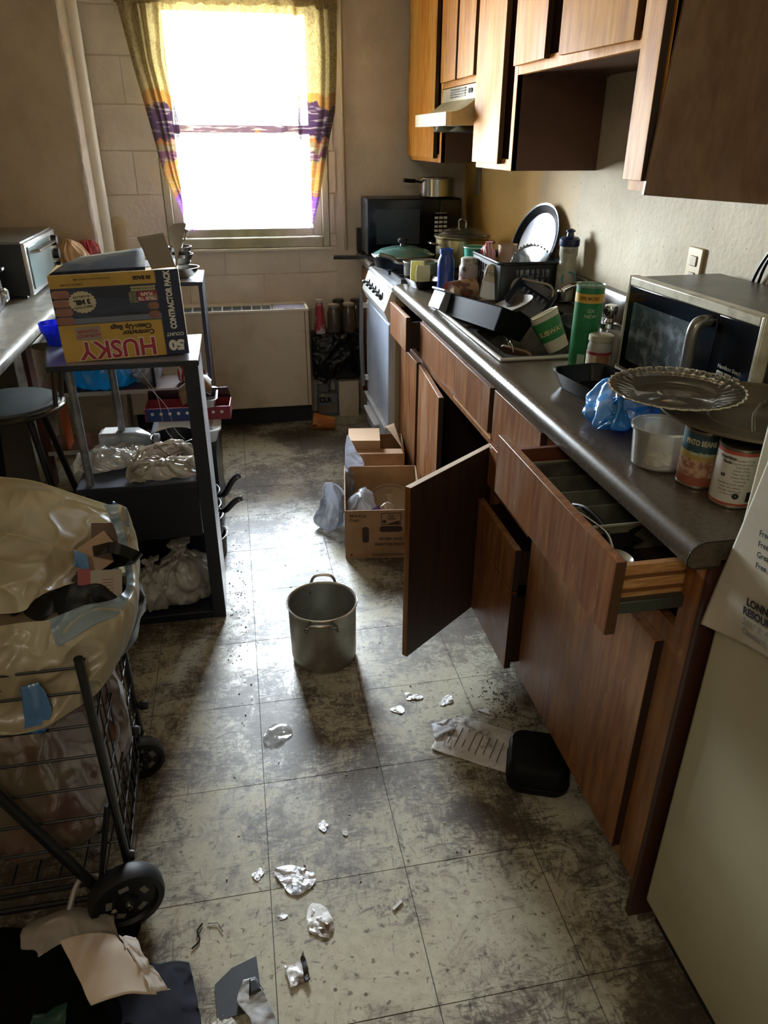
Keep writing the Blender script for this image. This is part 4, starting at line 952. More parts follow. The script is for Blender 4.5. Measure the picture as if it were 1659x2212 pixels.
# cans
def can(label, loc, body_parts, rz, h=.108, r=.0365, top='#5a5348'):
    t = thing('food_can', label, 'can', loc, rz)
    obj('body', lathe(nb(), [(r-.001, 0), (r+.0008, .001), (r+.0008, .004), (r, .005), (r, h-.005), (r+.0008, h-.004), (r+.0008, h-.001), (r-.002, h), (r-.003, h-.003), (.001, h-.003)], 36, cap1=False), M('can_metal', '#8a7f6e', .3, .9), t)
    for (z0, z1, mt) in body_parts: obj('label_band', lathe(nb(), [(r+.0004, z0), (r+.0004, z1)], 36, cap0=False, cap1=False), mt, t)
    return t
bean = M('bean_picture', '#8a5f49', .5, col2='#b08a70', ns=95, lo=.42, hi=.55, detail=1.)
rz = aim(.838, .310)
t = can('pinto bean can with dark teal label half hidden under dark lid', (.838, .310, ZT+.001), [(.006, .022, M('brown_band', '#8a4b35', .4)), (.022, .055, bean), (.055, .068, M('gold_band', '#9d8747', .4)), (.068, .102, M('dark_teal_label', '#24424a', .4))], rz)
txt(t, 'PINTO BEANS', .0135, M('tan_print', '#b0a585', .5), RZ(-8) @ T(0, 0, .086), .0006, .66, wrap=.0372)
txt(t, 'Low Sodium', .010, M('pale_teal_print', '#9fb8ad', .5), T(0, 0, .066), .0002, .8, wrap=.0374)
rz = aim(.852, .228)
t = can('can turned to show its white nutrition label', (.852, .228, ZT+.001), [(.006, .010, M('red_rim', '#9c4434', .4)), (.010, .096, M('label_white', '#b5aea0', .5)), (.096, .102, M('red_rim', '#9c4434', .4))], rz)
r = .0374
txt(t, 'Nutrition\nFacts', .0075, INK, T(0, 0, .086) @ RZ(-28), .0003, 1, wrap=r)
for k in range(11):
    txt(t, ('Serving size 1/2 cup', 'Amount per serving', 'Total Fat 0g', 'Sodium 270mg', 'Total Carb 20g', 'Dietary Fiber 6g', 'Protein 6g', 'Ingredients: pinto beans,', 'water, salt, calcium', 'chloride. Distributed', 'Product of USA')[k], .0045, GREY_INK, T(0, 0, .088-.0062*k) @ RZ(12 if k < 7 else -8), .0001, 1, wrap=r)
txt(t, '60', .008, INK, T(0, 0, .058) @ RZ(-32), .0004, 1, wrap=r)
obj('round_seal', lathe(nb(), [(.001, .0004), (.0055, 0)], 20, RZ(10) @ T(0, -.0374, .024) @ RX(90), False, False), INK, t)
for k in range(9): obj('barcode_bar', bx(nb(), -.0004, .0004+.0003*(k % 3), -.0379, -.0373, .014, .032, RZ(38+2.2*k)), INK, t)
t = can('can with red bean picture partly hidden behind fridge corner', (.941, .250, ZT+.001), [(.006, .070, M('red_beans', '#93392c', .5, col2='#c07256', ns=80, lo=.42, hi=.52, detail=1.)), (.070, .102, M('maroon_label', '#5a2030', .4))], aim(.941, .25))
t = thing('spice_bottle', 'red capped bottle behind lid beside silver microwave', 'bottle', (1.185, .42, ZT+.001))
obj('body', lathe(nb(), [(.026, 0), (.028, .004), (.028, .08), (.018, .10), (.018, .11)], 24), M('red_bottle', '#8a2a2a', .35), t)
obj('cap', lathe(nb(), [(.022, .108), (.024, .112), (.024, .135), (.018, .138)], 20), M('red_cap', '#a02828', .35), t)
# big lid on the cans
LZ = ZT+.001+.1085
t = thing('pan_lid', 'large dull brown-grey metal lid lying flat across the cans', 'lid', (.940, .318, LZ), R_(20))
obj('lid', lathe(nb(), [(.001, .001), (.08, .0), (.125, .004), (.160, .014), (.170, .022), (.174, .022), (.174, .018), (.172, .018), (.160, .0175), (.125, .0075), (.085, .004), (.082, .006), (.079, .004), (.001, .0045)], 64, cap0=False, cap1=False), M('brown_grey_metal', '#6b6050', .42, .55, col2='#574e40', ns=5), t)
obj('strap_handle', tube(nb(), smoothpts([(-.075, -.045, .006), (-.055, -.03, .008), (-.02, -.005, .018), (.03, .018, .018), (.07, .035, .009), (.09, .045, .007)], 6), .0035, 8), M('strap_metal', '#857b68', .35, .8), t)
# glass plate on top
t = thing('glass_plate', 'large clear scalloped glass plate resting on the brown-grey lid', 'plate', (.820, .400, LZ+.026), rot=(R_(1.5), R_(-1.5), 0))
bm = nb(); L = []; n = 144
for r, z, am in ((.001, 0, 0), (.068, 0, 0), (.074, .003, 0), (.080, .007, .0), (.100, .012, .4), (.118, .018, .8)):
    L.append([Vector(((r+am*.0025*abs(math.sin(18*a)))*math.cos(a), (r+am*.0025*abs(math.sin(18*a)))*math.sin(a), z+am*.0022*math.cos(36*a))) for a in [2*PI*i/n for i in range(n)]])
loft(bm, L, False, False); obj('plate', bm, glassy('scalloped_glass', (.93, .93, .90, 1), .90, .10, '#b5b09c'), t, solid=.0025, ang=60)
for k in range(36):
    a = 2*PI*k/36+PI/36; obj('scallop_bead', tube(nb(), [(.1175*math.cos(a-.08), .1175*math.sin(a-.08), .018), (.1215*math.cos(a), .1215*math.sin(a), .0185), (.1175*math.cos(a+.08), .1175*math.sin(a+.08), .018)], .0016, 6), M('glass_edge', '#b4ae97', .12), t)
# utensil drawer contents (inside the big drawer)
t = thing('cutlery_tray', 'grey divided plastic cutlery tray inside the pulled-out drawer', 'tray', (.745, .505, .7625))
bm = nb(); bx(bm, -.10, .10, -.155, .155, 0, .003)
for x0, x1, y0, y1 in ((-.10, -.096, -.155, .155), (.096, .10, -.155, .155), (-.096, .096, -.155, -.151), (-.096, .096, .151, .155), (-.096, .096, -.07, -.067), (-.096, .096, .0, .003), (-.096, .096, .075, .078)): bx(bm, x0, x1, y0, y1, .003, .058)
obj('tray', bm, M('grimy_grey_tray', '#6e6c5b', .45, col2='#4c4a3e', ns=9), t, bev=.0015)
obj('tray_rim', tube(nb(), rr(.205, .315, .02, .059, 6), .0035, 6, True), M('grimy_tray_rim', '#8c8a74', .4), t)
t = thing('masher', 'black grid-headed utensil lying in the pulled-out drawer', 'utensil', (.690, .265, .790))
bm = nb()
for k in range(7): bx(bm, -.05+.015*k, -.047+.015*k, -.045, .05, 0, .003); bx(bm, -.052, .046, -.045+.015*k, -.042+.015*k, .0005, .0035)
obj('grid', bm, BLK, t)
obj('handle', tube(nb(), smoothpts([(0, .05, .003), (.01, .10, .02), (.0, .16, .03), (-.01, .2, .02)], 5), .005, 8), BLK, t)
t = thing('serving_spoon', 'bright metal serving spoon lying in the pulled-out drawer', 'spoon', (.672, .255, .806))
obj('bowl', loft(nb(), [[Vector((p.x*.7*s, p.y*s-.01, z)) for p in circ(.03, 0, 24)] for s, z in ((.05, 0), (.6, .003), (1, .010), (.97, .010))], False, False), STEEL, t)
obj('handle', tube(nb(), smoothpts([(0, .018, .01), (.01, .07, .016), (-.01, .15, .02)], 5), .0035, 8), STEEL, t)
t = thing('spatula', 'black slotted spatula lying across pulled-out drawer', 'utensil', (.70, .33, .80), R_(-70))
obj('blade', bx(nb(), -.035, .035, -.05, .05, 0, .003), BLK, t, bev=.002)
obj('handle', tube(nb(), smoothpts([(0, .05, .002), (0, .10, .018), (0, .14, .02)], 4), .006, 8), BLK, t)

# ================================================================== FRIDGE
t = thing('refrigerator', 'cream refrigerator at the right edge with smooth door', 'fridge')
obj('cabinet', bx(nb(), .835, 1.305, -.66, .085, .03, 1.70), FRIDGE, t, bev=.004)
obj('door', bx(nb(), .765, .830, -.66, .085, .075, 1.18), FRIDGE, t, bev=.008, seg=3)
obj('freezer_door', bx(nb(), .765, .830, -.66, .085, 1.19, 1.70), FRIDGE, t, bev=.008, seg=3)
obj('door_gasket', bx(nb(), .829, .836, -.65, .078, .08, 1.69), M('gasket', '#6c6550', .6), t)
obj('kick_grille', bx(nb(), .80, .84, -.65, .08, .0, .07), M('dark_kick', '#1b1a17', .5), t)
t = thing('flyer', 'worn white community flyer hanging askew on the fridge door', 'paper')
MF = T(.7585, .012, .855) @ RX(-11)      # tilted in the plane of the door
obj('sheet', sheet(nb(), [[(0, -.050, .36), (0, -.10, .36), (0, -.16, .36)], [(0, .038, .12), (0, -.04, .12), (0, -.16, .12)], [(-.0005, .085, 0), (0, -.02, 0), (0, -.16, 0)], [(-.016, .092, -.068), (-.001, -.02, -.062), (0, -.16, -.060)]], 24, 30, .0, 20, 2, False), M('grubby_paper', '#b5ae9c', .6, col2='#a09882', ns=4), t, solid=.0006).matrix_world = MF
FXX = MF @ T(-.0028, 0, 0) @ FACEX
def fline(s_, y, z, sz, mt=INK, b=.0003): txt(t, s_, sz, mt, MF @ T(-.0032, y, z) @ FACEX, b, 1, 'LEFT')
for i, q in enumerate(('Free meals', 'Free clothing', 'Great programs', 'Free snacks')): fline(q, -.004, .118-.0165*i, .0125)
fline('LONNIE BURTEN', .006, .006, .0165, b=.0008); fline('RESOURCE AREA', .012, -.010, .0165, b=.0008)
fline('2617 E. 46th', .010, -.027, .0150, GREY_INK); fline('Cleveland, Ohio', .010, -.042, .0135, GREY_INK)

# ================================================================== LEFT SIDE: bar counter, toaster oven
t = thing('bar_counter', 'grey bar counter with bright rounded edge along the left', 'counter')
bm = nb(); prof = [(-1.75, .878), (-.645, .878), (-.637, .884), (-.634, .895), (-.637, .908), (-.646, .916), (-.660, ZT-.001), (-1.75, ZT-.001)]
prism(bm, prof, 'y', 1.22, YS-.002); obj('top', bm, M('grey_laminate', '#7d786c', .3, col2='#5e594f', ns=14, spec=.6, rough2=.5), t)
obj('end_panel', bx(nb(), -1.70, -.955, 2.60, 2.615, 0, .878), M('grey_panel', '#55514a', .5), t)
obj('side_panel', bx(nb(), -.970, -.955, 2.615, YS-.002, 0, .878), M('white_dirty_panel', '#b5b2a6', .35, col2='#5e5548', ns=3, lo=.5, hi=.6), t)
obj('support_panel', bx(nb(), -1.70, -1.30, 1.26, 2.60, 0, .878), M('grey_panel', '#55514a', .5), t)
t = thing('toaster_oven', 'silver toaster oven on bar counter with bright glass door', 'toaster oven', (-.752, 2.33, ZT+.012))
obj('body', bx(nb(), -.30, -.004, 0, .54, 0, .19), M('dark_oven_case', '#14181e', .4), t, bev=.003)
obj('top_panel', bx(nb(), -.302, 0, -.002, .542, .188, .198), M('grey_top', '#7c7f7e', .3, .5, col2='#5b5c58', ns=5), t, bev=.003)
obj('front_panel', bx(nb(), -.004, .012, 0, .54, 0, .192), M('steel_front', '#b4b5b2', .25, .8), t, bev=.004)
obj('glass_door', bx(nb(), .012, .017, .03, .40, .02, .175), M('reflective_door', '#8fa3a3', .12, .4), t, bev=.002)
obj('door_handle', tube(nb(), [(.02, .05, .155), (.045, .06, .158), (.045, .36, .158), (.02, .37, .155)], .006, 8), CHROME, t)
for z in (.15, .095, .04): obj('knob', lathe(nb(), [(.022, 0), (.020, .02), (.006, .021)], 18, T(.012, .475, z) @ RY(90)), BLK, t)
for x in (-.27, -.03):
    for y in (.03, .51): obj('foot', bx(nb(), x-.012, x+.012, y-.012, y+.012, -.012, 0), BLK, t)
t = thing('toaster', 'chrome toaster with round dial at the photo\'s left edge on the bar counter', 'toaster', (-.90, 2.08, ZT+.001), R_(6))
obj('body', loft(nb(), [rr(.20, .26, .03, .02), rr(.21, .27, .04, .04), rr(.20, .26, .04, .155), rr(.17, .23, .04, .172)]), M('toaster_chrome', '#a09d92', .22, .9, col2='#77736a', ns=7), t)
obj('base', loft(nb(), [rr(.19, .25, .03, 0), rr(.205, .265, .03, .022)]), BLK, t)
obj('dial', lathe(nb(), [(.026, 0), (.026, .012), (.018, .018), (.001, .018)], 20, T(.105, .06, .05) @ RY(90)), CHROME, t)
obj('dial_face', lathe(nb(), [(.019, .0185), (.001, .0187)], 20, T(.105, .06, .05) @ RY(90), False), BLK, t)
obj('lever', bx(nb(), .10, .135, -.02, .03, .14, .152), BLK, t, bev=.004)
for x in (-.03, .03): obj('slot', bx(nb(), x-.012, x+.012, -.09, .09, .1715, .173), BLK, t)
t = thing('snack_bag', 'crumpled tan and red snack bag on counter behind toaster oven', 'bag', (-.715, 2.965, ZT+.001), R_(10))
obj('bag', bagmesh(nb(), [(.05, 0), (.085, .01), (.09, .06), (.07, .11), (.03, .13), (.002, .132)], 1, .7, 7, .3, .02, 3), M('tan_bag', '#9d7b58', .4, col2='#b59873', ns=5, bump=.4, bs=20), t)
t = thing('snack_bag', 'shiny red snack bag at bar counter\'s back corner by white pipe', 'bag', (-.640, 3.045, ZT+.001), R_(-10))
obj('bag', bagmesh(nb(), [(.03, 0), (.050, .01), (.055, .06), (.045, .10), (.02, .125), (.002, .128)], 1, .8, 6, .3, .016, 9), M('red_foil_bag', '#8e2330', .2, col2='#b95a5f', ns=7, bump=.6, bs=18), t)

# ================================================================== BAR STOOL
t = thing('bar_stool', 'round-seated metal bar stool pushed to bar counter', 'stool', (-.735, 1.72, 0))
SZ = .70
obj('seat', lathe(nb(), [(.001, SZ-.02), (.145, SZ-.02), (.158, SZ-.006), (.155, SZ+.006), (.12, SZ+.014), (.001, SZ+.018)], 44, cap0=False, cap1=False), M('grey_vinyl_seat', '#3b3f3e', .4), t)
obj('seat_ring', tube(nb(), circ(.163, SZ-.012, 48), .011, 10, True), M('bronze_tube', '#4c463b', .3, .8), t)
for a in (45, 135, 225, 315):
    c, s = math.cos(R_(a)), math.sin(R_(a))
    obj('leg', tube(nb(), [(.10*c, .10*s, SZ-.02), (.235*c, .235*s, .008)], .011, 10), M('dark_bronze_tube', '#2c2b29', .3, .8), t)
obj('foot_ring', tube(nb(), circ(.165, .30, 40), .008, 8, True), M('dark_bronze_tube', '#2c2b29', .3, .8), t)
bz = M('bronze_tube', '#4c463b', .3, .8)
for s in (-1, 1): obj('back_post', tube(nb(), smoothpts([(.155, s*.05, SZ-.01), (.165, s*.055, SZ+.07), (.175, s*.06, SZ+.14), (.185, s*.06, SZ+.205)], 5), .008, 8), bz, t)
obj('back_rest', loft(nb(), [[Vector((.165+.035*math.cos(th), y, SZ+.205+.012*math.sin(th))) for th in [2*PI*i/16 for i in range(16)]] for y in (-.10, -.098, .098, .10)]), bz, t, bev=.002)

# ================================================================== SHELVES behind the rack
def bookcase(label, x0, x1, y0, y1, h, shelves, mat, edge):
    t = thing('bookcase', label, 'bookcase')
    obj('side_panel', bx(nb(), x0, x0+.016, y0, y1, 0, h), mat, t, bev=.001); obj('side_panel', bx(nb(), x1-.016, x1, y0, y1, 0, h), mat, t, bev=.001)
    obj('top_board', bx(nb(), x0-.002, x1+.002, y0-.002, y1, h, h+.016), mat, t, bev=.001)
    for z in shelves:
        s = obj('shelf', bx(nb(), x0+.016, x1-.016, y0+.002, y1, z, z+.018), mat, t)
        obj('edge_strip', bx(nb(), x0+.017, x1-.017, y0, y0+.002, z, z+.0185), edge, s)
    return t
BRS = M('brown_shelf_wood', '#3d241a', .45, col2='#4d2d20', ns=6)
NAVY = M('dark_navy_laminate', '#121a2c', .3)
t = thing('bookcase', 'open shelf unit with brown left side and navy right side behind rack', 'bookcase')
obj('side_panel', bx(nb(), -.905, -.885, 2.575, 2.665, 0, .77), BRS, t, 'dark brown left side panel', bev=.001)
obj('side_panel', bx(nb(), -.128, -.112, 2.55, 2.87, 0, .915), NAVY, t, 'dark navy right side panel', bev=.001)
obj('side_panel', bx(nb(), -.380, -.366, 2.60, 2.87, .463, .915), NAVY, t)
obj('top_board', bx(nb(), -.385, -.110, 2.548, 2.87, .915, .931), NAVY, t, bev=.001)
for z in (.17, .445):
    s_ = obj('shelf', bx(nb(), -.885, -.128, 2.577, 2.80, z, z+.018), BRS, t)
    obj('edge_strip', bx(nb(), -.884, -.129, 2.575, 2.577, z, z+.0185), M('pale_edge', '#a9adb4', .35), s_)
obj('inner_divider', bx(nb(), -.800, -.79, 2.585, 2.70, .188, .445), M('orange_edge', '#a8552e', .5), t)
obj('lit_top', bx(nb(), -.380, -.117, 2.556, 2.866, .931, .9315), M('painted_top_light', '#c3c6cb', .35), t)  # pale sheet paints window light onto the navy top

# ================================================================== BLACK RACK with the bag box
RX0, RX1, RY0, RY1, RH = -.500, -.095, 1.38, 1.70, .905
t = thing('media_rack', 'black open rack with bags on shelves under the contractor bag box', 'shelf')
obj('top_board', prism(nb(), [(RX0-.010, RY0-.006), (RX1+.004, RY0-.006), (RX1+.004, RY1), (RX0-.075, RY1), (RX0-.072, RY1-.03)], 'z', RH-.016, RH), RACKB, t, bev=.002)
obj('top_layer', prism(nb(), [(RX0-.006, RY0-.002), (RX1, RY0-.002), (RX1, RY1-.004), (RX0-.070, RY1-.004), (RX0-.067, RY1-.03)], 'z', RH, RH+.0006), TOPPALE, t)  # thin pale layer over the black top board
bm = nb(); bx(bm, RX1-.042, RX1, RY0, RY0+.016, 0, RH-.016)
obj('front_stile', bm, RACKB, t, bev=.001)
obj('side_panel', bx(nb(), RX1-.014, RX1, RY0+.016, RY0+.235, 0, RH-.016), M('window_lit_side_panel', '#e6ecf4', .3, col2='#b4bfcd', ns=5), t)  # near-white colour stands in for window glare on the black side
obj('post', tube(nb(), [(RX0+.04, RY0+.03, .52), (RX0+.04, RY0+.03, RH-.016)], .012, 12), RACKS, t)
obj('post', tube(nb(), [(RX0+.115, RY1-.04, .52), (RX0+.115, RY1-.04, RH-.016)], .012, 12), RACKS, t)
obj('shelf', bx(nb(), RX0, RX1-.042, RY0-.004, RY1, .500, .520), RACKB, t, bev=.002)
obj('shelf_dust', bx(nb(), RX0+.004, RX1-.046, RY0, RY1-.004, .520, .5206), M('shelf_dust', '#34394a', .35), t)
obj('drawer_front', bx(nb(), RX0+.03, RX1-.044, RY0+.004, RY0+.018, .325, .498), M('black_drawer', '#0d1119', .35), t, bev=.002)
obj('side_panel', bx(nb(), RX0+.02, RX0+.034, RY0+.018, RY1, .0, .500), RACKB, t)
obj('inner_shelf', bx(nb(), RX0+.034, RX1-.014, RY0+.02, RY1, .315, .325), RACKB, t)
obj('back_panel', bx(nb(), RX0+.034, RX1-.014, RY1-.008, RY1, .03, .5), RACKB, t)
obj('base_board', bx(nb(), RX0+.034, RX1-.042, RY0, RY1-.008, .0, .028), RACKB, t, bev=.002)
# contractor bag box: built upright, then stood on its head like in the room
BW, BHh, BD = .345, .240, .20
t = thing('bag_box', 'upside-down yellow and navy contractor bag box on the black rack', 'box', (-.302, 1.520, RH+.001+BHh+.003), rot=(0, R_(180-1.2), R_(4)))
x0, x1, y0, y1 = -BW/2, BW/2, -BD/2, BD/2
bm = nb(); bx(bm, x0, x1, y0, y1, 0.0, BHh)
obj('carton', bm, M('yellow_carton', '#bd9a45', .55, col2='#a98a3c', ns=6), t, bev=.001)
f = y0-.0006
def pan(nm, a, b, c, d, mt, dy=0, par=None): return obj(nm, bx(nb(), a, b, f-dy-.0006, f-dy+.0004, c, d), mt, par or t)
NVB = M('navy_print_band', '#1b2745', .5)
# in the box's own frame x runs right-to-left in the photo
pan('navy_band', x0, x0+.064, 0, BHh, NVB)
pan('photo_area', x0+.064, x1, .035, .135, M('photo_navy', '#1c2336', .45, col2='#39435c', ns=4, st=(1, 1, 6)), 0)
pan('grey_strip', x0+.062, x1-.04, .118, .133, M('bag_grey', '#69717f', .4), .0006)
for k in range(4):
    obj('finger_print', loft(nb(), [[Vector((x1-.024+p.x, f-.0018+q, .123-.024*k+p.y)) for p in rr(.048, .021, .010, 0, 6)] for q in (0, .001)]), M('hand_photo', '#7c5346', .5, col2='#94685a', ns=7), t)
    if k < 3: obj('finger_print', loft(nb(), [[Vector((x0+.080+p.x, f-.0018+q, .120-.024*k+p.y)) for p in rr(.030, .020, .009, 0, 6)] for q in (0, .001)]), M('hand_photo', '#7c5346', .5), t)
TX = lambda x, z, dy=.0012: T(x, f-dy, z) @ FACE
RED = M('husky_red', '#9c2740', .5)
txt(t, 'HUSKY', .070, WHITE, TX(.022, .207, .0010), .0040, .96)
txt(t, 'HUSKY', .070, RED, TX(.022, .207, .0016), .0016, .96)
txt(t, 'Contractor', .019, INK, TX(-.040, .167, .0012), .0006); txt(t, 'Clean-Up Bags', .019, INK, TX(-.022, .150, .0012), .0006)
b = pan('red_banner', x0+.066, x0+.122, .055, .082, M('banner_red', '#8f2f3b', .5), .001)
txt(t, 'TRUE TIE\nFLAPS', .0125, WHITE, TX(x0+.094, .068, .0022), .0004)
pan('tan_banner', x0+.068, x0+.135, .040, .053, M('tan_banner', '#a7a078', .5), .001)
txt(t, 'ONE-BY-ONE DISPENSING', .0065, INK, TX(x0+.097, .046, .0022), .0001)
pan('tie_picture', x0+.118, x0+.142, .055, .085, M('tie_photo', '#7f7c5f', .5, col2='#3a4547', ns=30), .001)
bg = obj('star_badge', loft(nb(), [[Vector((.095+.034*(1+.10*(i % 2))*math.cos(2*PI*i/40)*1.0, f-.0022+q, .074+.028*(1+.10*(i % 2))*math.sin(2*PI*i/40))) for i in range(40)] for q in (0, .001)]), M('badge_cream', '#b7b095', .5), t)
txt(bg, 'HEAVY DUTY', .0085, INK, TX(.095, .087, .0026) @ RZ(4), .0003); txt(bg, '3 MIL', .0175, INK, TX(.095, .073, .0026) @ RZ(4), .0012, 1.05); txt(bg, '42 GALLON', .0085, INK, TX(.095, .059, .0026) @ RZ(4), .0002)
nb_ = obj('tougher_badge', bx(nb(), .063, .130, f-.0016, f-.0004, .142, .178), M('grey_badge', '#8b8578', .5), t)
txt(nb_, 'NOTHING\'S\nTOUGHER', .0125, RED, TX(.0965, .160, .0022) @ RZ(3), .0003, .95)
txt(t, '50 BAGS', .013, INK, TX(-.072, .017), .0008); txt(t, '50 BAGS 42 GAL/158 L', .0062, INK, TX(.115, .026), .0001); txt(t, '2 FT 8 3/4 IN X 3 FT 9 3/4 IN X 3 MIL', .0062, INK, TX(.060, .013), .0001)
pan('white_edge', x0-.0005, x0+.001, 0, BHh, WHITE)
txt(t, 'CONTRACTOR PACK', .0225, WHITE, T(x0+.023, f-.0012, .076) @ RY(-90) @ FACE @ RZ(180) if 0 else T(x0+.032, f-.0012, .084) @ Matrix.Rotation(R_(90), 4, 'Y') @ FACE, .0012, .74)
txt(t, 'COUNT', .0135, WHITE, TX(x0+.032, .180), .0004); txt(t, '50', .038, WHITE, TX(x0+.032, .211), .0026, 1.1)
# torn-open bottom now on top: grey inside flaps
fm = CARDL
obj('navy_top_panel', bx(nb(), x0+.07, x1-.02, y0+.06, y1-.01, -.0012, 0), NVB, t)  # flat navy panel, same colour as the printed band
obj('flap', sheet(nb(), [[(-.102, y0+.012, -.001), (-.168, y0+.012, -.004)], [(-.077, y0+.004, -.088), (-.148, y0+.004, -.097)]], 6, 6), fm, t, 'raised grey inner flap', solid=.002, ang=180)
obj('flap', sheet(nb(), [[(-.168, y0+.05, 0), (-.172, y0+.06, 0)], [(-.170, y0+.06, -.034), (-.182, y0+.06, -.036)], [(-.164, y0+.06, -.094), (-.211, y0+.06, -.104)], [(-.180, y0+.06, -.114), (-.208, y0+.06, -.114)]], 6, 12), fm, t, 'second grey flap standing up at corner', solid=.002, ang=180)
obj('lifted_flap', sheet(nb(), [[(.168, y0+.006, -.0015), (-.085, y0+.006, -.0015)], [(.135, y0+.09, -.016), (-.085, y0+.09, -.022)], [(.095, y0+.17, -.024), (-.08, y0+.17, -.040)]], 6, 6), M('flap_olive_navy', '#4a4226', .7, col2='#151b2c', ns=6, lo=.45, hi=.55, spec=.2), t, solid=.0015, ang=180)
t = thing('plastic_bowl', 'translucent bright blue plastic bowl on rack top beside bag box', 'bowl', (-.525, 1.632, RH+.002))
obj('bowl', lathe(nb(), [(.028, 0), (.030, .004), (.032, .03), (.043, .04), (.046, .068), (.044, .068), (.040, .042), (.028, .006), (.001, .005)], 36, cap1=False), M('blue_bowl', '#1f3fe0', .25, transl=.35), t)
t = thing('mixing_bowl', 'steel mixing bowls stacked with spoon behind bag box', 'bowl', (-.195, 2.66, .9335))
for k, (r, z) in enumerate(((.075, 0), (.055, .055), (.052, .085))): obj('bowl', lathe(nb(), [(.03, z), (r*.75, z+.01), (r, z+.045), (r-.003, z+.045), (r*.72, z+.012), (.001, z+.006)], 32, cap1=False), STEEL, t)
obj('spoon', tube(nb(), smoothpts([(0, 0, .1), (.03, -.02, .17), (.04, -.02, .20)], 5), [.003]*8+[.012]*3, 10), STEEL, t)

# middle shelf contents
t = thing('water_jug', 'clear plastic bottle lying on its side on the rack\'s middle shelf', 'bottle', (-.435, 1.665, .5225+.040), rot=(0, R_(90), R_(-4)))
obj('body', loft(nb(), [rr(.075, .075, .015, -.02), rr(.08, .08, .018, 0), rr(.08, .08, .018, .045), rr(.076, .076, .02, .05), rr(.08, .08, .02, .056), rr(.08, .08, .02, .10), rr(.05, .05, .02, .135), rr(.032, .032, .012, .145), rr(.032, .032, .012, .155)]), M('cloudy_clear', '#8f9598', .15, transl=.3, col2='#b3b8bb', ns=9), t)
obj('cap', lathe(nb(), [(.020, .15), (.023, .154), (.023, .168), (.020, .170)], 20), M('milky_cap', '#8c9096', .35), t)
obj('label', bx(nb(), -.041, -.039, -.03, .03, -.01, .035), PAPER, t)
t = thing('cooking_pot', 'black pot standing at right of rack\'s middle shelf', 'pot', (-.215, 1.625, .5215))
obj('body', lathe(nb(), [(.060, 0), (.072, .005), (.076, .062), (.078, .064), (.074, .062), (.069, .008), (.001, .005)], 40, cap1=False), BLK, t)
obj('rim', tube(nb(), circ(.077, .064, 40), .0016, 6, True), STEEL, t)
def knotbag(label, loc, rz, s, seed, mat, name='plastic_bag', lie=0, sy=.8, amp=.28):
    t = thing(name, label, 'bag', loc, rz)
    Mk = Matrix.Scale(s, 4)
    if lie: Mk = T(0, 0, s*.28) @ RX(lie) @ T(0, 0, -s*.35) @ Matrix.Scale(s, 4)
    bm = bagmesh(nb(), [(.05, 0), (.36, .03), (.45, .22), (.38, .45), (.20, .60), (.07, .68), (.05, .72), (.12, .82), (.03, .84)], 1, sy, 11, amp, .05, seed, M_=Mk)
    lo_ = min(v.co.z for v in bm.verts)
    for v in bm.verts: v.co.z -= lo_
    obj('bag', bm, mat, t, ang=180); return t
def heap(label, loc, rz, a, b, h, seed, mat, ear=True):
    t = thing('plastic_bag', label, 'bag', loc, rz)
    bm = bagmesh(nb(), [(.3, 0), (.92, .04), (1.0, .35), (.78, .72), (.42, .92), (.02, 1.0)], 1, 1, 13, .26, .0, seed, 110, 44)
    for v in bm.verts:
        p = v.co.copy(); w = Vector((p.x*a, p.y*b, p.z*h)); k = 1-abs(noise.noise(w*26+Vector((seed, 0, 3))))*2
        d = noise.noise_vector(w*14+Vector((0, seed, 1)))
        w += Vector((d.x, d.y, d.z*.8))*.018 + Vector((p.x*a, p.y*b, h)).normalized()*(k**3*.010)
        v.co = Vector((w.x, w.y, max(.001, w.z)))
    obj('bag', bm, mat, t, ang=180)
    if ear: obj('bag_ear', sheet(nb(), [[(a*.5, -.02, h*.5), (a*1.0, -.01, h*.75)], [(a*.6, .02, h*.45), (a*1.15, .02, h*.45)], [(a*.55, .05, h*.1), (a*1.1, .05, .004)]], 20, 16, .016, 24, seed), mat, t, solid=.0008, ang=180)
    return t
heap('white shop bag spilling over left edge of rack\'s middle shelf', (-.420, 1.545, .5225), R_(182), .095, .055, .058, 3, BAGW)
heap('loose white bag behind the others on the rack\'s middle shelf', (-.385, 1.61, .5225), R_(165), .085, .045, .052, 6, BAGW)
heap('clear yellowed bag with pinkish contents on rack\'s middle shelf', (-.235, 1.450, .5225), R_(184), .105, .052, .056, 8, BAGY)
heap('clear greasy bag between pot and yellowed bag on the rack', (-.245, 1.530, .5225), R_(8), .095, .035, .074, 12, BAGY, False)
# bottom bags
knotbag('knotted white shop bag at rack bottom left', (-.335, 1.475, .029), R_(25), .21, 21, BAGW, sy=.85)
knotbag('upright white shop bag at rack bottom right', (-.232, 1.50, .029), R_(200), .262, 26, BAGW, sy=.7, amp=.34)
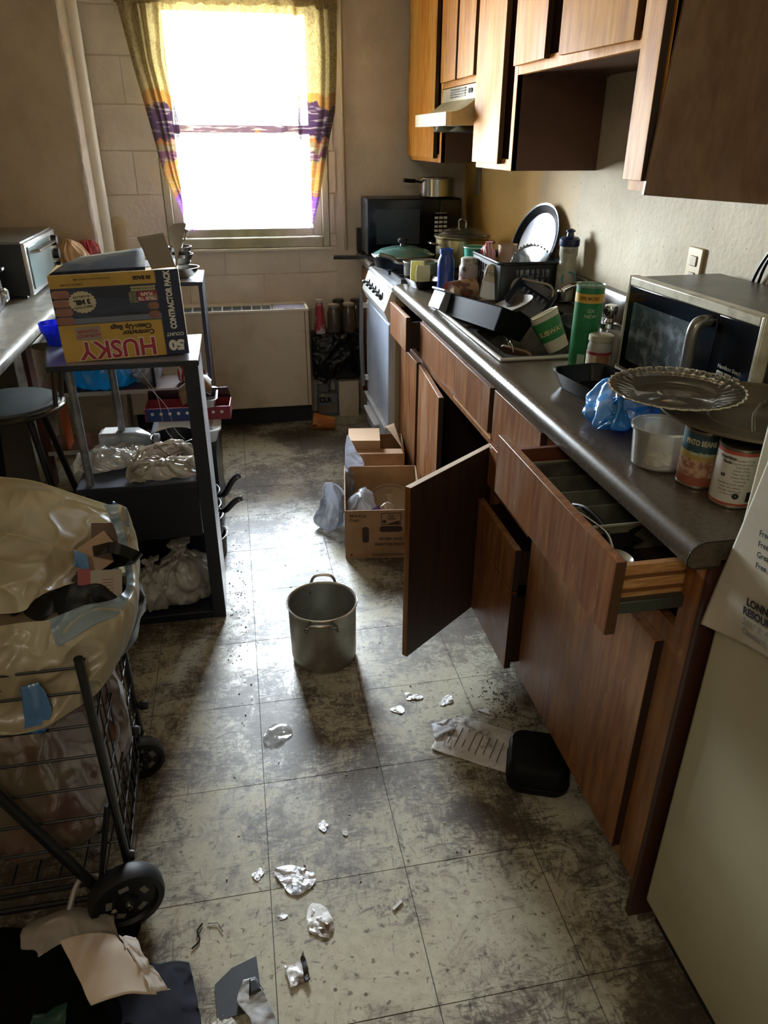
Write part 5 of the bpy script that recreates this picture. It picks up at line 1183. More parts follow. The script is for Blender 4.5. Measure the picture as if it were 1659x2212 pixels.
# things on the far bookcase shelf
Z2 = .4635
knotbag('bright turquoise bag on bookcase shelf seen through the rack', (-.600, 2.68, Z2), R_(10), .38, 31, film('turquoise_bag', '#35bfe8', 0, .72, .6, 8., .25), sy=.75)
knotbag('clear zip bag with blue strip on bookcase shelf', (-.40, 2.66, Z2), R_(60), .19, 35, BAGC, sy=.8, lie=40)
t = thing('candy_bag', 'clear bag of red and white striped sweets on bookcase shelf', 'bag', (-.205, 2.655, Z2))
def candymat():
    m, n = nodes('red_white_sweets'); wv = nd(n, 'TexWave', i0=vec(n), Scale=16., Distortion=5., Detail=1.)
    p = nd(n, 'BsdfPrincipled', Base_Color=ramp(n, wv.outputs[0], [(.5, H('#a3262e')), (.56, H('#cfc4bf'))]), Roughness=.2); n.links.new(p.outputs[0], nd(n, 'OutputMaterial').inputs[0]); return m
obj('sweets', bagmesh(nb(), [(.02, 0), (.055, .01), (.06, .05), (.035, .085), (.002, .09)], 1, .8, 9, .2, .012, 3), candymat(), t)
obj('bag_neck', bagmesh(nb(), [(.058, .04), (.04, .085), (.015, .10), (.035, .13), (.045, .14)], 1, .8, 9, .3, .01, 5), BAGC, t)

# pile between rack and bookcase
t = thing('storage_crate', 'black scuffed crate standing behind the rack holding boxes', 'crate', (-.235, 2.16, 0))
bm = nb(); bx(bm, -.12, .135, -.20, .26, 0, .012)
for a, b, c, d in ((-.12, -.108, -.20, .26), (.123, .135, -.20, .26), (-.108, .123, -.20, -.188), (-.108, .123, .248, .26)): bx(bm, a, b, c, d, .012, .400)
obj('crate', bm, M('scuffed_black_crate', '#0e1014', .35, col2='#4c5056', ns=18, lo=.6, hi=.7), t)
obj('crate_lid', bx(nb(), -.125, .140, -.205, .265, .400, .410), BLK, t, bev=.002)
t = thing('plastic_box', 'white translucent plastic box lid-up below the red and blue carton', 'box', (-.195, 2.09, .411), R_(0))
obj('box', loft(nb(), [rr(.20, .20, .02, 0), rr(.23, .23, .035, .045), rr(.245, .245, .04, .048), rr(.245, .245, .04, .054)]), M('milky_plastic', '#dfe4e8', .3, transl=.35), t)
obj('rim_bar', bx(nb(), .075, .090, -.10, .10, .054, .058), M('grey_bar', '#7d8388', .4), t)
t = thing('food_carton', 'long red and blue carton with open top flap behind rack', 'box', (-.165, 2.16, .4675), R_(-3))
bm = nb()
for a, b, c, d in ((-.20, .135, -.06, -.058), (-.20, .135, .058, .06), (-.20, -.198, -.058, .058), (.133, .135, -.058, .058)): bx(bm, a, b, c, d, 0, .055)
bx(bm, -.198, .133, -.058, .058, 0, .002)
obj('carton', bm, M('red_carton', '#7c2430', .5), t)
obj('blue_print', bx(nb(), -.195, .03, -.0606, -.0600, .002, .053), M('blue_carton_print', '#23386e', .5), t)
for k in range(9): obj('dot_print', lathe(nb(), [(.0065, 0), (.001, .0004)], 14, T(-.17+.034*k, -.0606, .032) @ RX(90), False, False), WHITE, t)
obj('open_flap', sheet(nb(), [[(-.20, .06, .055), (.135, .06, .055)], [(-.195, .05, .095), (.125, .05, .10)]], 2, 2), M('dark_carton_inside', '#3b2733', .5), t, solid=.002)
t = thing('foil_tray', 'foil tray holding a piece of bread on top of the red carton', 'tray', (-.120, 2.155, .524), R_(0))
obj('tray', loft(nb(), [rr(.055, .15, .02, 0), rr(.075, .18, .025, .035), rr(.085, .19, .028, .036), rr(.070, .175, .023, .034), rr(.050, .145, .016, .003)]), FOIL, t)
t = thing('bread_piece', 'brownish flatbread piece sticking out of the foil tray', 'bread', (-.155, 2.15, .530), rot=(0, R_(-6), 0))
obj('bread', sheet(nb(), [[(-.06, .06, .05), (.03, .07, .08), (.055, .05, .06)], [(-.06, 0, .06), (.03, 0, .105), (.062, 0, .075)], [(-.06, -.06, .01), (.03, -.06, .05), (.06, -.05, .035)]], 16, 16, .01, 20, 7, False), M('bread_brown', '#7b6650', .7, col2='#4b3d31', ns=9), t, solid=.008, ang=180)
def openpot(name, label, cat, loc, r, h, mat):
    t = thing(name, label, cat, loc)
    obj('body', lathe(nb(), [(r*.9, 0), (r*.96, .005), (r, h), (r+.004, h+.002), (r-.003, h), (r*.92, .008), (.001, .006)], 40, cap1=False), mat, t)
    obj('rim', tube(nb(), circ(r+.003, h+.001, 40), .0018, 6, True), STEEL, t)
    return t
PBB = M('pan_brown_black', '#221c19', .4)
openpot('cooking_pot', 'dark pot on the floor at bottom of pan stack', 'pot', (-.182, 1.84, .0005), .095, .085, PBB)
openpot('cooking_pot', 'dark pot nested second from bottom in pan stack', 'pot', (-.182, 1.84, .090), .088, .080, PBB)
for lb, z, a0, a1, dy in (('top frying pan of floor stack, thick black handle pointing up', .232, .0, .098, -.05), ('frying pan under the top one with lower black handle', .176, .0, .060, -.075)):
    t = openpot('frying_pan', lb, 'pan', (-.190, 1.84, z), .092, .040, PBB)
    obj('handle', tube(nb(), smoothpts([(.088, dy*.6, .03), (.115, dy, .045), (.150, dy, .045+a1*.55), (.178, dy, .045+a1*.75)], 5), [.007]*4+[.011]*11+[.009], 12), BLK, t)
    obj('hang_hole', lathe(nb(), [(.005, 0), (.006, .001), (.005, .002)], 12, T(.168, dy-.011, .045+a1*.7) @ RX(90)), M('hole_grey', '#6f6c66', .6), t)

# ================================================================== SHOPPING CART with bin liner
t = thing('shopping_cart', 'black folding wire shopping cart stuffed with trash bags', 'cart')
CX0, CX1, CY0, CY1 = -.66, -.288, .335, .745
def bar(nm, a, b, r, n=8): return obj(nm, tube(nb(), [a, b], r, n), WIRE, t)
for (x, y) in ((CX1, CY0), (CX1-.018, CY1), (CX0, CY0), (CX0, CY1)): bar('post', (x, y, .095), (x-.004, y, .66), .0085, 10)
for z in (.105, .19, .27, .35, .43, .505, .585, .64):
    bar('wire', (CX0, CY0, z), (CX1, CY0, z), .0028, 6)
    bar('wire', (CX1, CY0, z), (CX1-.018, CY1, z), .0022, 6)
for k in range(1, 9):
    y = CY0+(CY1-CY0)*k/9; bar('wire', (CX1-.002*k, y, .105), (CX1-.002*k, y+.01*(k % 2), .64), .0022, 6)
for k in range(1, 8):
    x = CX0+(CX1-CX0)*k/8; bar('wire', (x, CY0, .105), (x, CY1, .105), .0024, 6)
for y in (CY0, .44, .54, .64, CY1): bar('wire', (CX0, y, .105), (CX1-.008, y, .105), .0024, 6)
bar('base_rail', (CX0-.02, CY0-.012, .088), (CX1-.01, CY0-.012, .092), .005)
bar('base_rail', (CX1-.004, CY0, .092), (CX1-.02, CY1, .092), .005)
bar('push_frame', (-.345, .305, .085), (-.70, .305, .92), .011, 10)
bar('push_frame', (-.345, .305, .085), (-.30, .33, .30), .006, 8)
for z, y in ((.24, .60), (.13, .345), (.19, .745)): obj('joint', lathe(nb(), [(.009, -.012), (.012, -.006), (.012, .006), (.009, .012)], 12, T(CX1+.003, y, z) @ RY(90)), WIRE, t)
def wheel(x, y, r, wd, tilt=0):
    Mk = T(x, y, r) @ RZ(tilt) @ RX(90)
    w = obj('wheel', lathe(nb(), [(r*.80, -wd/2), (r*.95, -wd/2), (r, -wd*.28), (r, wd*.28), (r*.95, wd/2), (r*.80, wd/2), (r*.74, wd*.30), (r*.28, wd*.34), (r*.26, wd*.55), (.001, wd*.55)], 40, Mk, True, False), RUBBER, t)
    obj('axle_cap', lathe(nb(), [(.009, wd*.55), (.007, wd*.72), (.001, wd*.74)], 14, Mk), CHROME, w)
    for k in range(5):
        a = 2*PI*k/5+.4; obj('wheel_hole', bx(nb(), -.006, .006, -.010, .010, wd*.31, wd*.335, Mk @ T(r*.5*math.cos(a), r*.5*math.sin(a), 0) @ Matrix.Rotation(a, 4, 'Z')), M('hole_grey', '#6f6c66', .6), w)
wheel(-.292, .290, .076, .042, 18); wheel(-.305, .700, .058, .036, 14)
bar('axle', (-.30, .30, .076), (-.62, .30, .076), .006)
bar('axle', (-.315, .712, .062), (-.62, .712, .062), .006)
obj('caster_fork', tube(nb(), smoothpts([(-.355, .735, .185), (-.335, .738, .17), (-.322, .725, .12), (-.312, .712, .075)], 5), .006, 8), WIRE, t)
obj('spring', tube(nb(), [(-.292+.0065*math.cos(k*.9), .672+.004*math.sin(k*.9), .085-.0009*k) for k in range(46)], .0013, 5), NICK, t)

t = thing('trash_bag', 'big yellowed-white bin liner gaping open over the shopping cart', 'bag')
FL = [[(-0.60,0.820,0.825),(-0.451,0.800,0.798),(-0.347,0.780,0.762),(-0.257,0.750,0.734)],
 [(-0.57,0.670,0.800),(-0.426,0.600,0.785),(-0.355,0.620,0.767),(-0.299,0.680,0.729)],
 [(-0.54,0.550,0.750),(-0.396,0.480,0.758),(-0.351,0.520,0.734),(-0.310,0.600,0.703)],
 [(-0.53,0.480,0.670),(-0.404,0.420,0.715),(-0.376,0.450,0.724),(-0.301,0.520,0.707)]]
obj('folded_flap', sheet(nb(), FL, 130, 130, .026, 7, 5), BAGT, t, solid=.0012, ang=180)
CU = [[(-0.269,0.660,0.794),(-0.243,0.620,0.723),(-0.229,0.540,0.680),(-0.240,0.480,0.677),(-0.282,0.430,0.705),(-0.341,0.400,0.708),(-0.381,0.400,0.703),(-0.489,0.400,0.702)],
 [(-0.240,0.665,0.793),(-0.222,0.620,0.718),(-0.212,0.525,0.685),(-0.221,0.450,0.674),(-0.258,0.385,0.687),(-0.314,0.350,0.676),(-0.377,0.340,0.652),(-0.482,0.340,0.661)],
 [(-0.235,0.700,0.760),(-0.219,0.660,0.675),(-0.214,0.560,0.649),(-0.224,0.470,0.627),(-0.253,0.390,0.624),(-0.310,0.355,0.596),(-0.399,0.340,0.553),(-0.502,0.340,0.576)],
 [(-0.262,0.720,0.700),(-0.240,0.680,0.630),(-0.232,0.570,0.610),(-0.236,0.475,0.585),(-0.262,0.385,0.575),(-0.318,0.345,0.545),(-0.405,0.326,0.520),(-0.56,0.326,0.540)]]
obj('cuff', sheet(nb(), CU, 140, 60, .022, 10, 8), BAGT, t, solid=.0012, ang=180)
HM = [[(x, y-.007, z+.006) for x, y, z in CU[0]], [(a*.6+c*.4, b*.6+d*.4-.008, e*.6+f*.4+.006) for (a, b, e), (c, d, f) in zip(CU[0], CU[1])], [(a*.15+c*.85, b*.15+d*.85-.009, e*.15+f*.85+.004) for (a, b, e), (c, d, f) in zip(CU[0], CU[1])]]
obj('blue_hem', sheet(nb(), [h[:6] for h in HM], 120, 16, .022, 10, 8), film('pale_blue_hem', '#a3b9c4', .0, .5, .6, 12., .4, gloss=.04), t, solid=.001, ang=180)
obj('liner', bagmesh(nb(), [(.10, .0), (.165, .02), (.18, .20), (.175, .40), (.17, .52), (.15, .56)], 1.0, 1.08, 9, .10, .02, 17, M_=T(-.475, .54, .12)), film('bin_liner_body', '#776a58', .0, .2, .6, 5., .2, '#6a4b45'), t, ang=180)
obj('back_bulge', sheet(nb(), [[(-.62, .80, .84), (-.45, .82, .80), (-.26, .77, .735)], [(-.64, .80, .70), (-.45, .84, .66), (-.25, .80, .62)], [(-.62, .74, .5), (-.45, .77, .5), (-.29, .74, .5)]], 40, 30, .014, 9, 2), BAGT, t, solid=.0012, ang=180)
for net in ([[(-.262, .70, .792), (-.232, .69, .775)], [(-.256, .66, .770), (-.226, .655, .748)]], [[(-.318, .545, .765), (-.292, .54, .752)], [(-.312, .515, .745), (-.290, .52, .728)]], [[(-.395, .331, .615), (-.365, .331, .622)], [(-.400, .325, .560), (-.352, .325, .565)], [(-.405, .318, .520), (-.372, .318, .515)]]):
    obj('blue_drawstring', sheet(nb(), net, 10, 10, .005, 30, 1), TAPE, t, solid=.0012, ang=180)
t = thing('black_bin_bag', 'dark glossy black bag stuffed inside the white liner', 'bag', (-.355, .545, .48))
obj('bag', bagmesh(nb(), [(.03, 0), (.10, .03), (.13, .12), (.125, .19), (.06, .222), (.002, .228)], 1, 1, 9, .2, .02, 5), BAGB, t, ang=180)
t = thing('cereal_carton', 'torn red and white food carton inside the white liner', 'box', (-.268, .505, .700), rot=(R_(-38), R_(8), R_(8)))
obj('panel', bx(nb(), -.022, .036, -.002, .002, -.034, .032), M('carton_cream', '#8f8576', .6), t)
obj('red_side', bx(nb(), -.045, -.022, -.0022, .002, -.034, .036), M('carton_red', '#7f2226', .5), t)
for k in range(7): obj('print_line', bx(nb(), .0, .020, -.0028, -.002, -.024+.006*k, -.0225+.006*k), M('carton_ink', '#7c4a44', .6), t)
t = thing('cardboard_scrap', 'tan cardboard scrap poking out of the open liner', 'cardboard', (-.278, .580, .732), rot=(R_(-50), R_(-20), R_(30)))
obj('scrap', bx(nb(), -.034, .034, -.0015, .0015, -.03, .035), M('tan_scrap', '#9c7f63', .7, col2='#a98b74', ns=9), t)
t = thing('cardboard_scrap', 'dark brown cardboard piece at the liner\'s upper rim', 'cardboard', (-.270, .64, .742), rot=(R_(-40), R_(10), R_(10)))
obj('scrap', bx(nb(), -.032, .032, -.0015, .0015, -.035, .025), M('dark_scrap', '#5d4a3e', .7), t)
t = thing('food_tray', 'crushed black food tray between scraps in the liner', 'tray', (-.262, .575, .715), rot=(R_(-35), R_(40), R_(20)))
obj('tray', loft(nb(), [rr(.06, .13, .02, 0), rr(.075, .145, .022, .02), rr(.07, .14, .02, .02), rr(.056, .126, .018, .002)]), BLKG, t)

# dark heap at the lower left
t = thing('dark_jacket', 'black fabric heap filling the floor\'s lower left corner', 'clothing', (-.52, .10, 0))
bm = nb(); n1, n2 = 60, 40; G = []
for a in range(n2+1):
    ln = []
    for b in range(n1+1):
        u, v = b/n1*2-1, a/n2*2-1
        p = Vector((u*.24, v*.19, 0)); e = max(0, 1-(abs(u)**3.0+abs(v)**3.0))
        z = .085*e**.5*(1+.45*noise.noise(p*9+Vector((3, 1, 0))))+.02*abs(noise.noise(p*22))*e**.3
        ln.append(bm.verts.new((p.x+.02*noise.noise(p*14), p.y+.02*noise.noise(p*14+Vector((5, 0, 0))), .002+max(z, 0))))
    G.append(ln)
for a in range(n2):
    for b in range(n1): bm.faces.new((G[a][b], G[a][b+1], G[a+1][b+1], G[a+1][b]))
obj('cloth', bm, M('black_cloth', '#050506', .9, spec=.1), t, ang=180, solid=.003)
t = thing('white_strap_bag', 'white plastic bag handles curling beside the near cart wheel', 'bag', (-.375, .235, .004))
obj('bag', sheet(nb(), [[(-.10, .03, .075), (-.02, .05, .07), (.06, .03, .055)], [(-.11, 0, .085), (-.01, .015, .085), (.075, -.02, .05)], [(-.10, -.05, .07), (0, -.04, .06), (.08, -.07, .01)]], 24, 18, .012, 18, 6), M('dim_white_bag', '#8b8378', .4), t, solid=.0015, ang=180)
obj('handle_loop', tube(nb(), smoothpts([(-.03, .04, .07), (-.01, .09, .10), (.04, .09, .09), (.06, .03, .06)], 6), .006, 6), M('dim_white_bag', '#8b8378', .4), t)
t = thing('paper_bag', 'folded cream paper bag lying on the black heap', 'paper', (-.31, .125, .108), rot=(R_(2), R_(8), 0))
obj('bag', sheet(nb(), [[(-.088, .058, .0), (-.02, .066, .004), (.012, .060, .003)], [(-.055, .005, .008), (0, .02, .012), (.055, .0, .006)], [(-.012, -.066, .0), (.045, -.055, .004), (.10, -.055, -.01)]], 24, 20, .004, 22, 3, False), M('cream_paper', '#b8a794', .7, col2='#c6b8a6', ns=7), t, solid=.004, ang=180)
obj('torn_top', sheet(nb(), [[(.018, .056, .004), (.05, .05, .002)], [(.055, .005, .006), (.082, .0, .0)], [(.09, -.05, -.006), (.122, -.045, -.015)]], 14, 16, .008, 40, 3), M('bright_paper', '#c3bab0', .7), t, solid=.002, ang=180)
t = thing('navy_cloth', 'dark navy cloth spread at bottom beside the cream paper bag', 'clothing', (-.215, .085, .004))
obj('cloth', sheet(nb(), [[(-.09, .075, .03), (-.02, .085, .02), (.048, .082, .008)], [(-.10, .02, .04), (-.01, .02, .028), (.062, .02, .006)], [(-.10, -.08, .03), (0, -.08, .02), (.078, -.07, .004)]], 30, 24, .008, 16, 9), M('navy_fabric', '#080d20', .85), t, solid=.003, ang=180)
t = thing('green_wrapper', 'dull green wrapper half buried in the black heap', 'wrapper', (-.395, .045, .095))
obj('wrapper', sheet(nb(), [[(-.03, .03, 0), (.03, .03, .004)], [(-.03, -.04, 0), (.03, -.04, 0)]], 14, 12, .012, 30, 3), M('dull_green', '#14382a', .5), t, solid=.002, ang=180)
t = thing('steel_flask', 'small shiny round metal cap lying between heap and navy cloth', 'cap', (-.262, .020, .055))
obj('cap', lathe(nb(), [(.018, 0), (.02, .01), (.016, .022), (.006, .027), (.001, .028)], 20), M('smoky_metal', '#5c5a57', .15, .9), t)

# ================================================================== FLOOR THINGS
t = thing('stock_pot', 'empty dull aluminium stock pot standing alone on floor', 'pot', (.214, 1.105, .0005), R_(-8))
r, h = .103, .205
obj('body', lathe(nb(), [(.093, 0), (.098, .004), (r-.001, .02), (r+.002, h-.004), (r+.006, h), (r+.0065, h+.003), (r+.004, h+.004), (r, h), (r-.003, .02), (.092, .006), (.001, .005)], 64, cap1=False), STEELD, t)
obj('rolled_rim', tube(nb(), circ(r+.0055, h+.002, 64), .0028, 8, True), M('bright_rim', '#dad9d2', .2, 1.), t)
for s in (-1, 1):
    hd = obj('handle', tube(nb(), smoothpts([(-.043, s*(r-.004), h-.028), (-.040, s*(r+.018), h-.012), (-.028, s*(r+.036), h+.004), (0, s*(r+.040), h+.008), (.028, s*(r+.036), h+.004), (.040, s*(r+.018), h-.012), (.043, s*(r-.004), h-.028)], 6), .0045, 10), M('worn_handle', '#8d8579', .28, .9), t)
    for q in (-1, 1):
        for k in (0, 1): obj('rivet', lathe(nb(), [(.005, -.004), (.005, .004), (.002, .005)], 10, T(q*(.044+.003*k), s*(r-.006), h-.028-.012*k) @ RX(-90*s)), STEEL, hd)
        for k in (0, 1): obj('rivet', lathe(nb(), [(.004, -.003), (.003, .002)], 10, T(q*(.044+.003*k), s*(r-.0065), h-.030-.012*k) @ RX(90*s)), CHROME, hd)

def carton(t, w, d_, h, th, mat):
    bm = nb()
    bx(bm, 0, w, 0, th, 0, h); bx(bm, 0, w, d_-th, d_, 0, h+.0); bx(bm, 0, th, th, d_-th, 0, h); bx(bm, w-th, w, th, d_-th, 0, h); bx(bm, th, w-th, th, d_-th, 0, th)
    return obj('carton', bm, mat, t, bev=.0008)
t = thing('cardboard_box', 'open frozen peaches cardboard box beside open cabinet door', 'box', (.368, 1.690, .0005), R_(-8))
bw, bd, bh = .300, .32, .212
bm = nb(); th = .004
prism(bm, [(0, 0), (bd, 0), (bd, .258), (bd*.5, .236), (0, bh)], 'x', 0, th); prism(bm, [(0, 0), (bd, 0), (bd, .258), (bd*.5, .236), (0, bh)], 'x', bw-th, bw)
bx(bm, th, bw-th, 0, th, 0, bh); bx(bm, th, bw-th, bd-th, bd, 0, .258); bx(bm, th, bw-th, th, bd-th, 0, th)
obj('carton', bm, CARD, t, bev=.0006)
ink = INKB; F0 = lambda x, z: T(x, -.0006, z) @ FACE
txt(t, '98/4.4 oz\nCups', .0175, ink, T(.018, -.0006, .180) @ FACE, .0004, 1, 'LEFT', spacing=1.0)
txt(t, 'FROZEN DICED', .0165, ink, F0(.180, .086), .0006, .82); txt(t, 'FREESTONE PEACHES', .0165, ink, F0(.180, .062), .0006, .82)
txt(t, 'K', .017, ink, F0(.025, .016), .0006)
for z in (.018, .011): obj('print_line', bx(nb(), .105, .255, -.0008, 0, z, z+.0025), ink, t)
lg = obj('logo_frame', (lambda: (lambda b: (bx(b, .140, .143, -.0008, 0, .148, .200), bx(b, .215, .218, -.0008, 0, .148, .200), bx(b, .143, .215, -.0008, 0, .148, .151), bx(b, .143, .215, -.0008, 0, .197, .200), b)[-1])(nb()))(), ink, t)
txt(lg, 'Sun\nValley', .0165, ink, F0(.180, .182), .0003, .9, spacing=.75)
obj('logo_tree', lathe(nb(), [(.001, .0008), (.008, 0)], 16, T(.153, 0, .163) @ RX(90), False, False), ink, lg); obj('logo_hill', prism(nb(), [(.165, .152), (.212, .152), (.212, .166), (.195, .162)], 'y', -.0008, 0), ink, lg)
hm = M('box_hole_dark', '#3a2a22', .8)
for cx, cz, w_, h_ in ((.179, .130, .090, .026), (.080, .106, .026, .070), (.262, .106, .026, .070)):
    obj('hand_hole', loft(nb(), [[Vector((cx+p.x, q, cz+p.y)) for p in rr(w_, h_, .0125, 0, 7)] for q in (-.0008, .0)]), hm, t)
t = thing('serving_bowl', 'big pale beige oval bowl standing on edge in peach box', 'bowl', (.575, 1.84, .135), rot=(R_(64), 0, R_(-8)))
obj('bowl', loft(nb(), [[Vector((p.x*s, p.y*.9*s, z)) for p in circ(.105, 0, 44)] for s, z in ((.02, -.02), (.6, -.02), (.9, .0), (1, .03), (1.03, .032), (1.0, .027), (.88, -.008), (.6, -.028), (.02, -.028))], False, False), M('beige_ceramic', '#a59476', .35), t)
t = thing('plastic_bag', 'clear plastic bags heaped inside the peach box\'s left side', 'bag', (.462, 1.80, .006))
obj('bag', bagmesh(nb(), [(.03, 0), (.075, .02), (.078, .10), (.060, .17), (.03, .205), (.002, .212)], .9, 1.1, 9, .3, .03, 41), BAGC, t, ang=180)
obj('purple_strip', sheet(nb(), [[(-.005, -.075, .175), (.045, -.07, .20)], [(-.0, -.085, .165), (.055, -.078, .185)]], 6, 4, .004, 30, 2), M('purple_strip', '#4a2f78', .35), t, solid=.0015)
t = thing('bread_bag', 'clear bag of crumbly bread at front of peach box', 'bag', (.535, 1.755, .006))
obj('bag', bagmesh(nb(), [(.03, 0), (.055, .02), (.058, .09), (.045, .15), (.02, .18), (.002, .185)], 1, .8, 7, .25, .02, 45), film('bread_bag_film', '#a89a85', .15, .3, .7, 12., .15), t, ang=180)
t = thing('red_packet', 'small dark red packet in the peach box beside bread bag', 'packet', (.612, 1.745, .10), rot=(R_(-20), R_(30), 0))
obj('packet', bx(nb(), -.025, .025, -.02, .02, 0, .02), M('dark_red_packet', '#7d1f26', .4), t, bev=.004)
# second carton behind
t = thing('cardboard_box', 'tan cardboard box with stepped lid behind the peach box', 'box', (.468, 2.125, .0005), R_(-9))
carton(t, .225, .24, .262, .004, CARD)
obj('inner_lid', bx(nb(), -.02, .120, .06, .215, .258, .300), M('light_card', '#b0906c', .75), t)
obj('front_lid', bx(nb(), .004, .221, .004, .058, .252, .262), CARD, t)
obj('open_flap', sheet(nb(), [[(.150, .235, .300), (.190, .235, .315)], [(.215, .02, .285), (.222, .0, .262)]], 6, 6), M('flap_card', '#8b6b4b', .75), t, solid=.004)
t = thing('plastic_bag', 'clear limp plastic bag hanging over box onto floor', 'bag')
obj('upper_sheet', sheet(nb(), [[(.432, 2.02, .395), (.440, 2.03, .39)], [(.415, 2.00, .33), (.470, 2.04, .31)], [(.412, 1.98, .25), (.500, 2.03, .245)], [(.400, 1.97, .15), (.455, 1.995, .16)], [(.360, 1.98, .07), (.42, 1.98, .05)], [(.345, 1.97, .012), (.42, 1.97, .012)]], 20, 50, .016, 16, 3), film('clear_limp_film', '#b8bdc9', .30, .45, .8, 12., .12), t, ang=180, solid=.001)
obj('lower_bulge', bagmesh(nb(), [(.02, 0), (.055, .01), (.062, .07), (.045, .13), (.02, .19), (.002, .2)], .95, .6, 7, .35, .03, 51, M_=T(.352, 1.98, 0)), film('clear_limp_film', '#b8bdc9', .30, .45, .8, 12., .12), t, ang=180)
# far corner
t = thing('paper_cup', 'orange paper cup lying on floor before the convector', 'cup', (.398, 3.165, .0485), rot=(0, R_(97), R_(-10)))
obj('body', lathe(nb(), [(.046, -.002), (.048, 0), (.046, .004), (.034, .118), (.032, .122), (.001, .118)], 36, cap0=False, cap1=False), M('orange_cup', '#a4602a', .45, col2='#b98a3e', ns=9, lo=.5, hi=.58, spots=('#8f2a1e', 7, .60)), t, solid=.0015)
obj('base_disc', lathe(nb(), [(.033, .119), (.033, .123), (.001, .123)], 30), M('cup_base_cream', '#8d8a75', .5), t)
t = thing('cleaner_jug', 'grey bottle of CLR cleaner with white cap beside convector', 'bottle', (.512, 3.405, .0005), R_(-8))
g = M('grey_jug', '#64676e', .35)
bm = nb(); loft(bm, [rr(.125, .07, .02, 0), rr(.13, .075, .022, .01), rr(.13, .075, .022, .13), rr(.125, .07, .022, .14)])
bx(bm, -.062, .005, -.030, .030, .14, .19)
obj('body', bm, g, t, bev=.006)
obj('handle', tube(nb(), smoothpts([(.052, 0, .13), (.054, 0, .185), (.04, 0, .215), (.02, 0, .215), (.006, 0, .19), (.004, 0, .15)], 6), .011, 10), g, t)
obj('cap', lathe(nb(), [(.019, .188), (.020, .19), (.020, .222), (.017, .225)], 20, T(-.042, 0, 0)), M('cap_white', '#b5b3a8', .4), t)
txt(t, 'CLR', .042, M('clr_black', '#121218', .4), T(-.015, -.0385, .098) @ FACE, .0025, .95)
obj('label_stripe', bx(nb(), -.055, .055, -.0385, -.0375, .02, .062), M('label_rust', '#79604f', .5, col2='#6d6f77', ns=14), t)
obj('logo_mark', lathe(nb(), [(.001, .0008), (.010, 0)], 16, T(-.03, -.0385, .128) @ RX(90), False, False), M('lime_mark', '#8a9a4a', .5), t)
t = thing('storage_carton', 'grey-white carton under black bag in far corner by stove', 'box', (.615, 3.385, 0))
obj('box', bx(nb(), -.045, .075, -.05, .07, 0, .215), M('plaster_white_carton', '#c9c0b0', .7, col2='#b3a998', ns=5), t, bev=.004)
t = thing('black_bin_bag', 'black bin bag slumped over box between convector and stove', 'bag')
obj('bag', sheet(nb(), [[(.425, 3.44, .495), (.50, 3.44, .50), (.60, 3.44, .50), (.70, 3.44, .505)], [(.425, 3.33, .495), (.50, 3.32, .50), (.60, 3.32, .50), (.70, 3.33, .50)], [(.425, 3.31, .40), (.50, 3.29, .40), (.60, 3.30, .40), (.70, 3.32, .40)], [(.430, 3.32, .26), (.49, 3.31, .235), (.60, 3.31, .285), (.70, 3.33, .25)]], 50, 50, .02, 13, 7), BAGB, t, solid=.002, ang=180)
obj('bag_back', bx(nb(), .43, .70, 3.345, 3.44, .235, .485), M('black_inside', '#0a0d12', .6), t)
for i, (x, y, z, hh, dk) in enumerate(((.553, 3.345, .5025, .155, 0), (.637, 3.345, .5025, .16, 0), (.590, 3.425, .5025, .165, 1), (.690, 3.415, .5025, .165, 1))):
    j = jar('glass_jar', ('empty glass jar with pale lid beside red spray bottle', 'empty glass jar with pale lid nearest the stove door', 'back-row glass jar with dark lid between two pale lids', 'back-row glass jar with dark lid closest to stove')[i], 'jar', (x, y, z), .038, hh,
        M('brownish_clear_jar', '#5b5349', .15, transl=.35, spec=.8), M('pale_lid' if not dk else 'dark_jar_lid', '#80796c' if not dk else '#2f2b28', .4), .012, .78)
    j['group'] = 'empty jars on the black bag'
t = thing('spray_bottle', 'red and white cleaner bottle beside the empty jars', 'bottle', (.472, 3.345, .5025))
obj('body', lathe(nb(), [(.030, 0), (.032, .01), (.030, .07), (.024, .11), (.020, .15), (.018, .17)], 26), M('red_white_label', '#8d2636', .4, col2='#a59c9a', ns=11, lo=.48, hi=.55), t)
obj('cap', lathe(nb(), [(.019, .17), (.020, .172), (.020, .186), (.016, .188)], 20), M('grey_white_cap', '#a09a90', .4), t)

# crumpled foil and paper litter
def scrap(name, label, cat, x, y, s, seed, mat, asp=1., rz=0, h=.17, group=None, n=30):
    rd = random.Random(seed); bm = nb(); rings = []
    ph = [rd.uniform(.6, 1.15) for _ in range(9)]
    for k in range(1, 9):
        q = k/8; ring_ = []
        for i in range(n):
            a = 2*PI*i/n; f = i/n*9; rad = ph[int(f) % 9]*(1-(f % 1))+ph[(int(f)+1) % 9]*(f % 1)
            px, py = s*q*rad*math.cos(a), s*q*rad*math.sin(a)*asp
            z = s*h*abs(noise.noise(Vector((px/s*2.4+seed, py/s*2.4, seed*.7))))+s*h*.4*abs(noise.noise(Vector((px/s*6, py/s*6+seed, 0))))
            ring_.append(Vector((px, py, .001+z)))
        rings.append(ring_)
    loft(bm, rings)
    o = obj(name, bm, mat, None, ang=20); tag(o, label, cat, group, (x, y, 0), rz); return o
FP = M('grimy_foil', '#d2d1cf', .4, .45, col2='#5b4a38', ns=14, lo=.52, hi=.6, bump=.8, bs=20)
scrap('foil_scrap', 'largest crumpled foil piece near the tile crossing in foreground', 'foil', .055, .318, .060, 3, FOIL, .62, R_(-25))
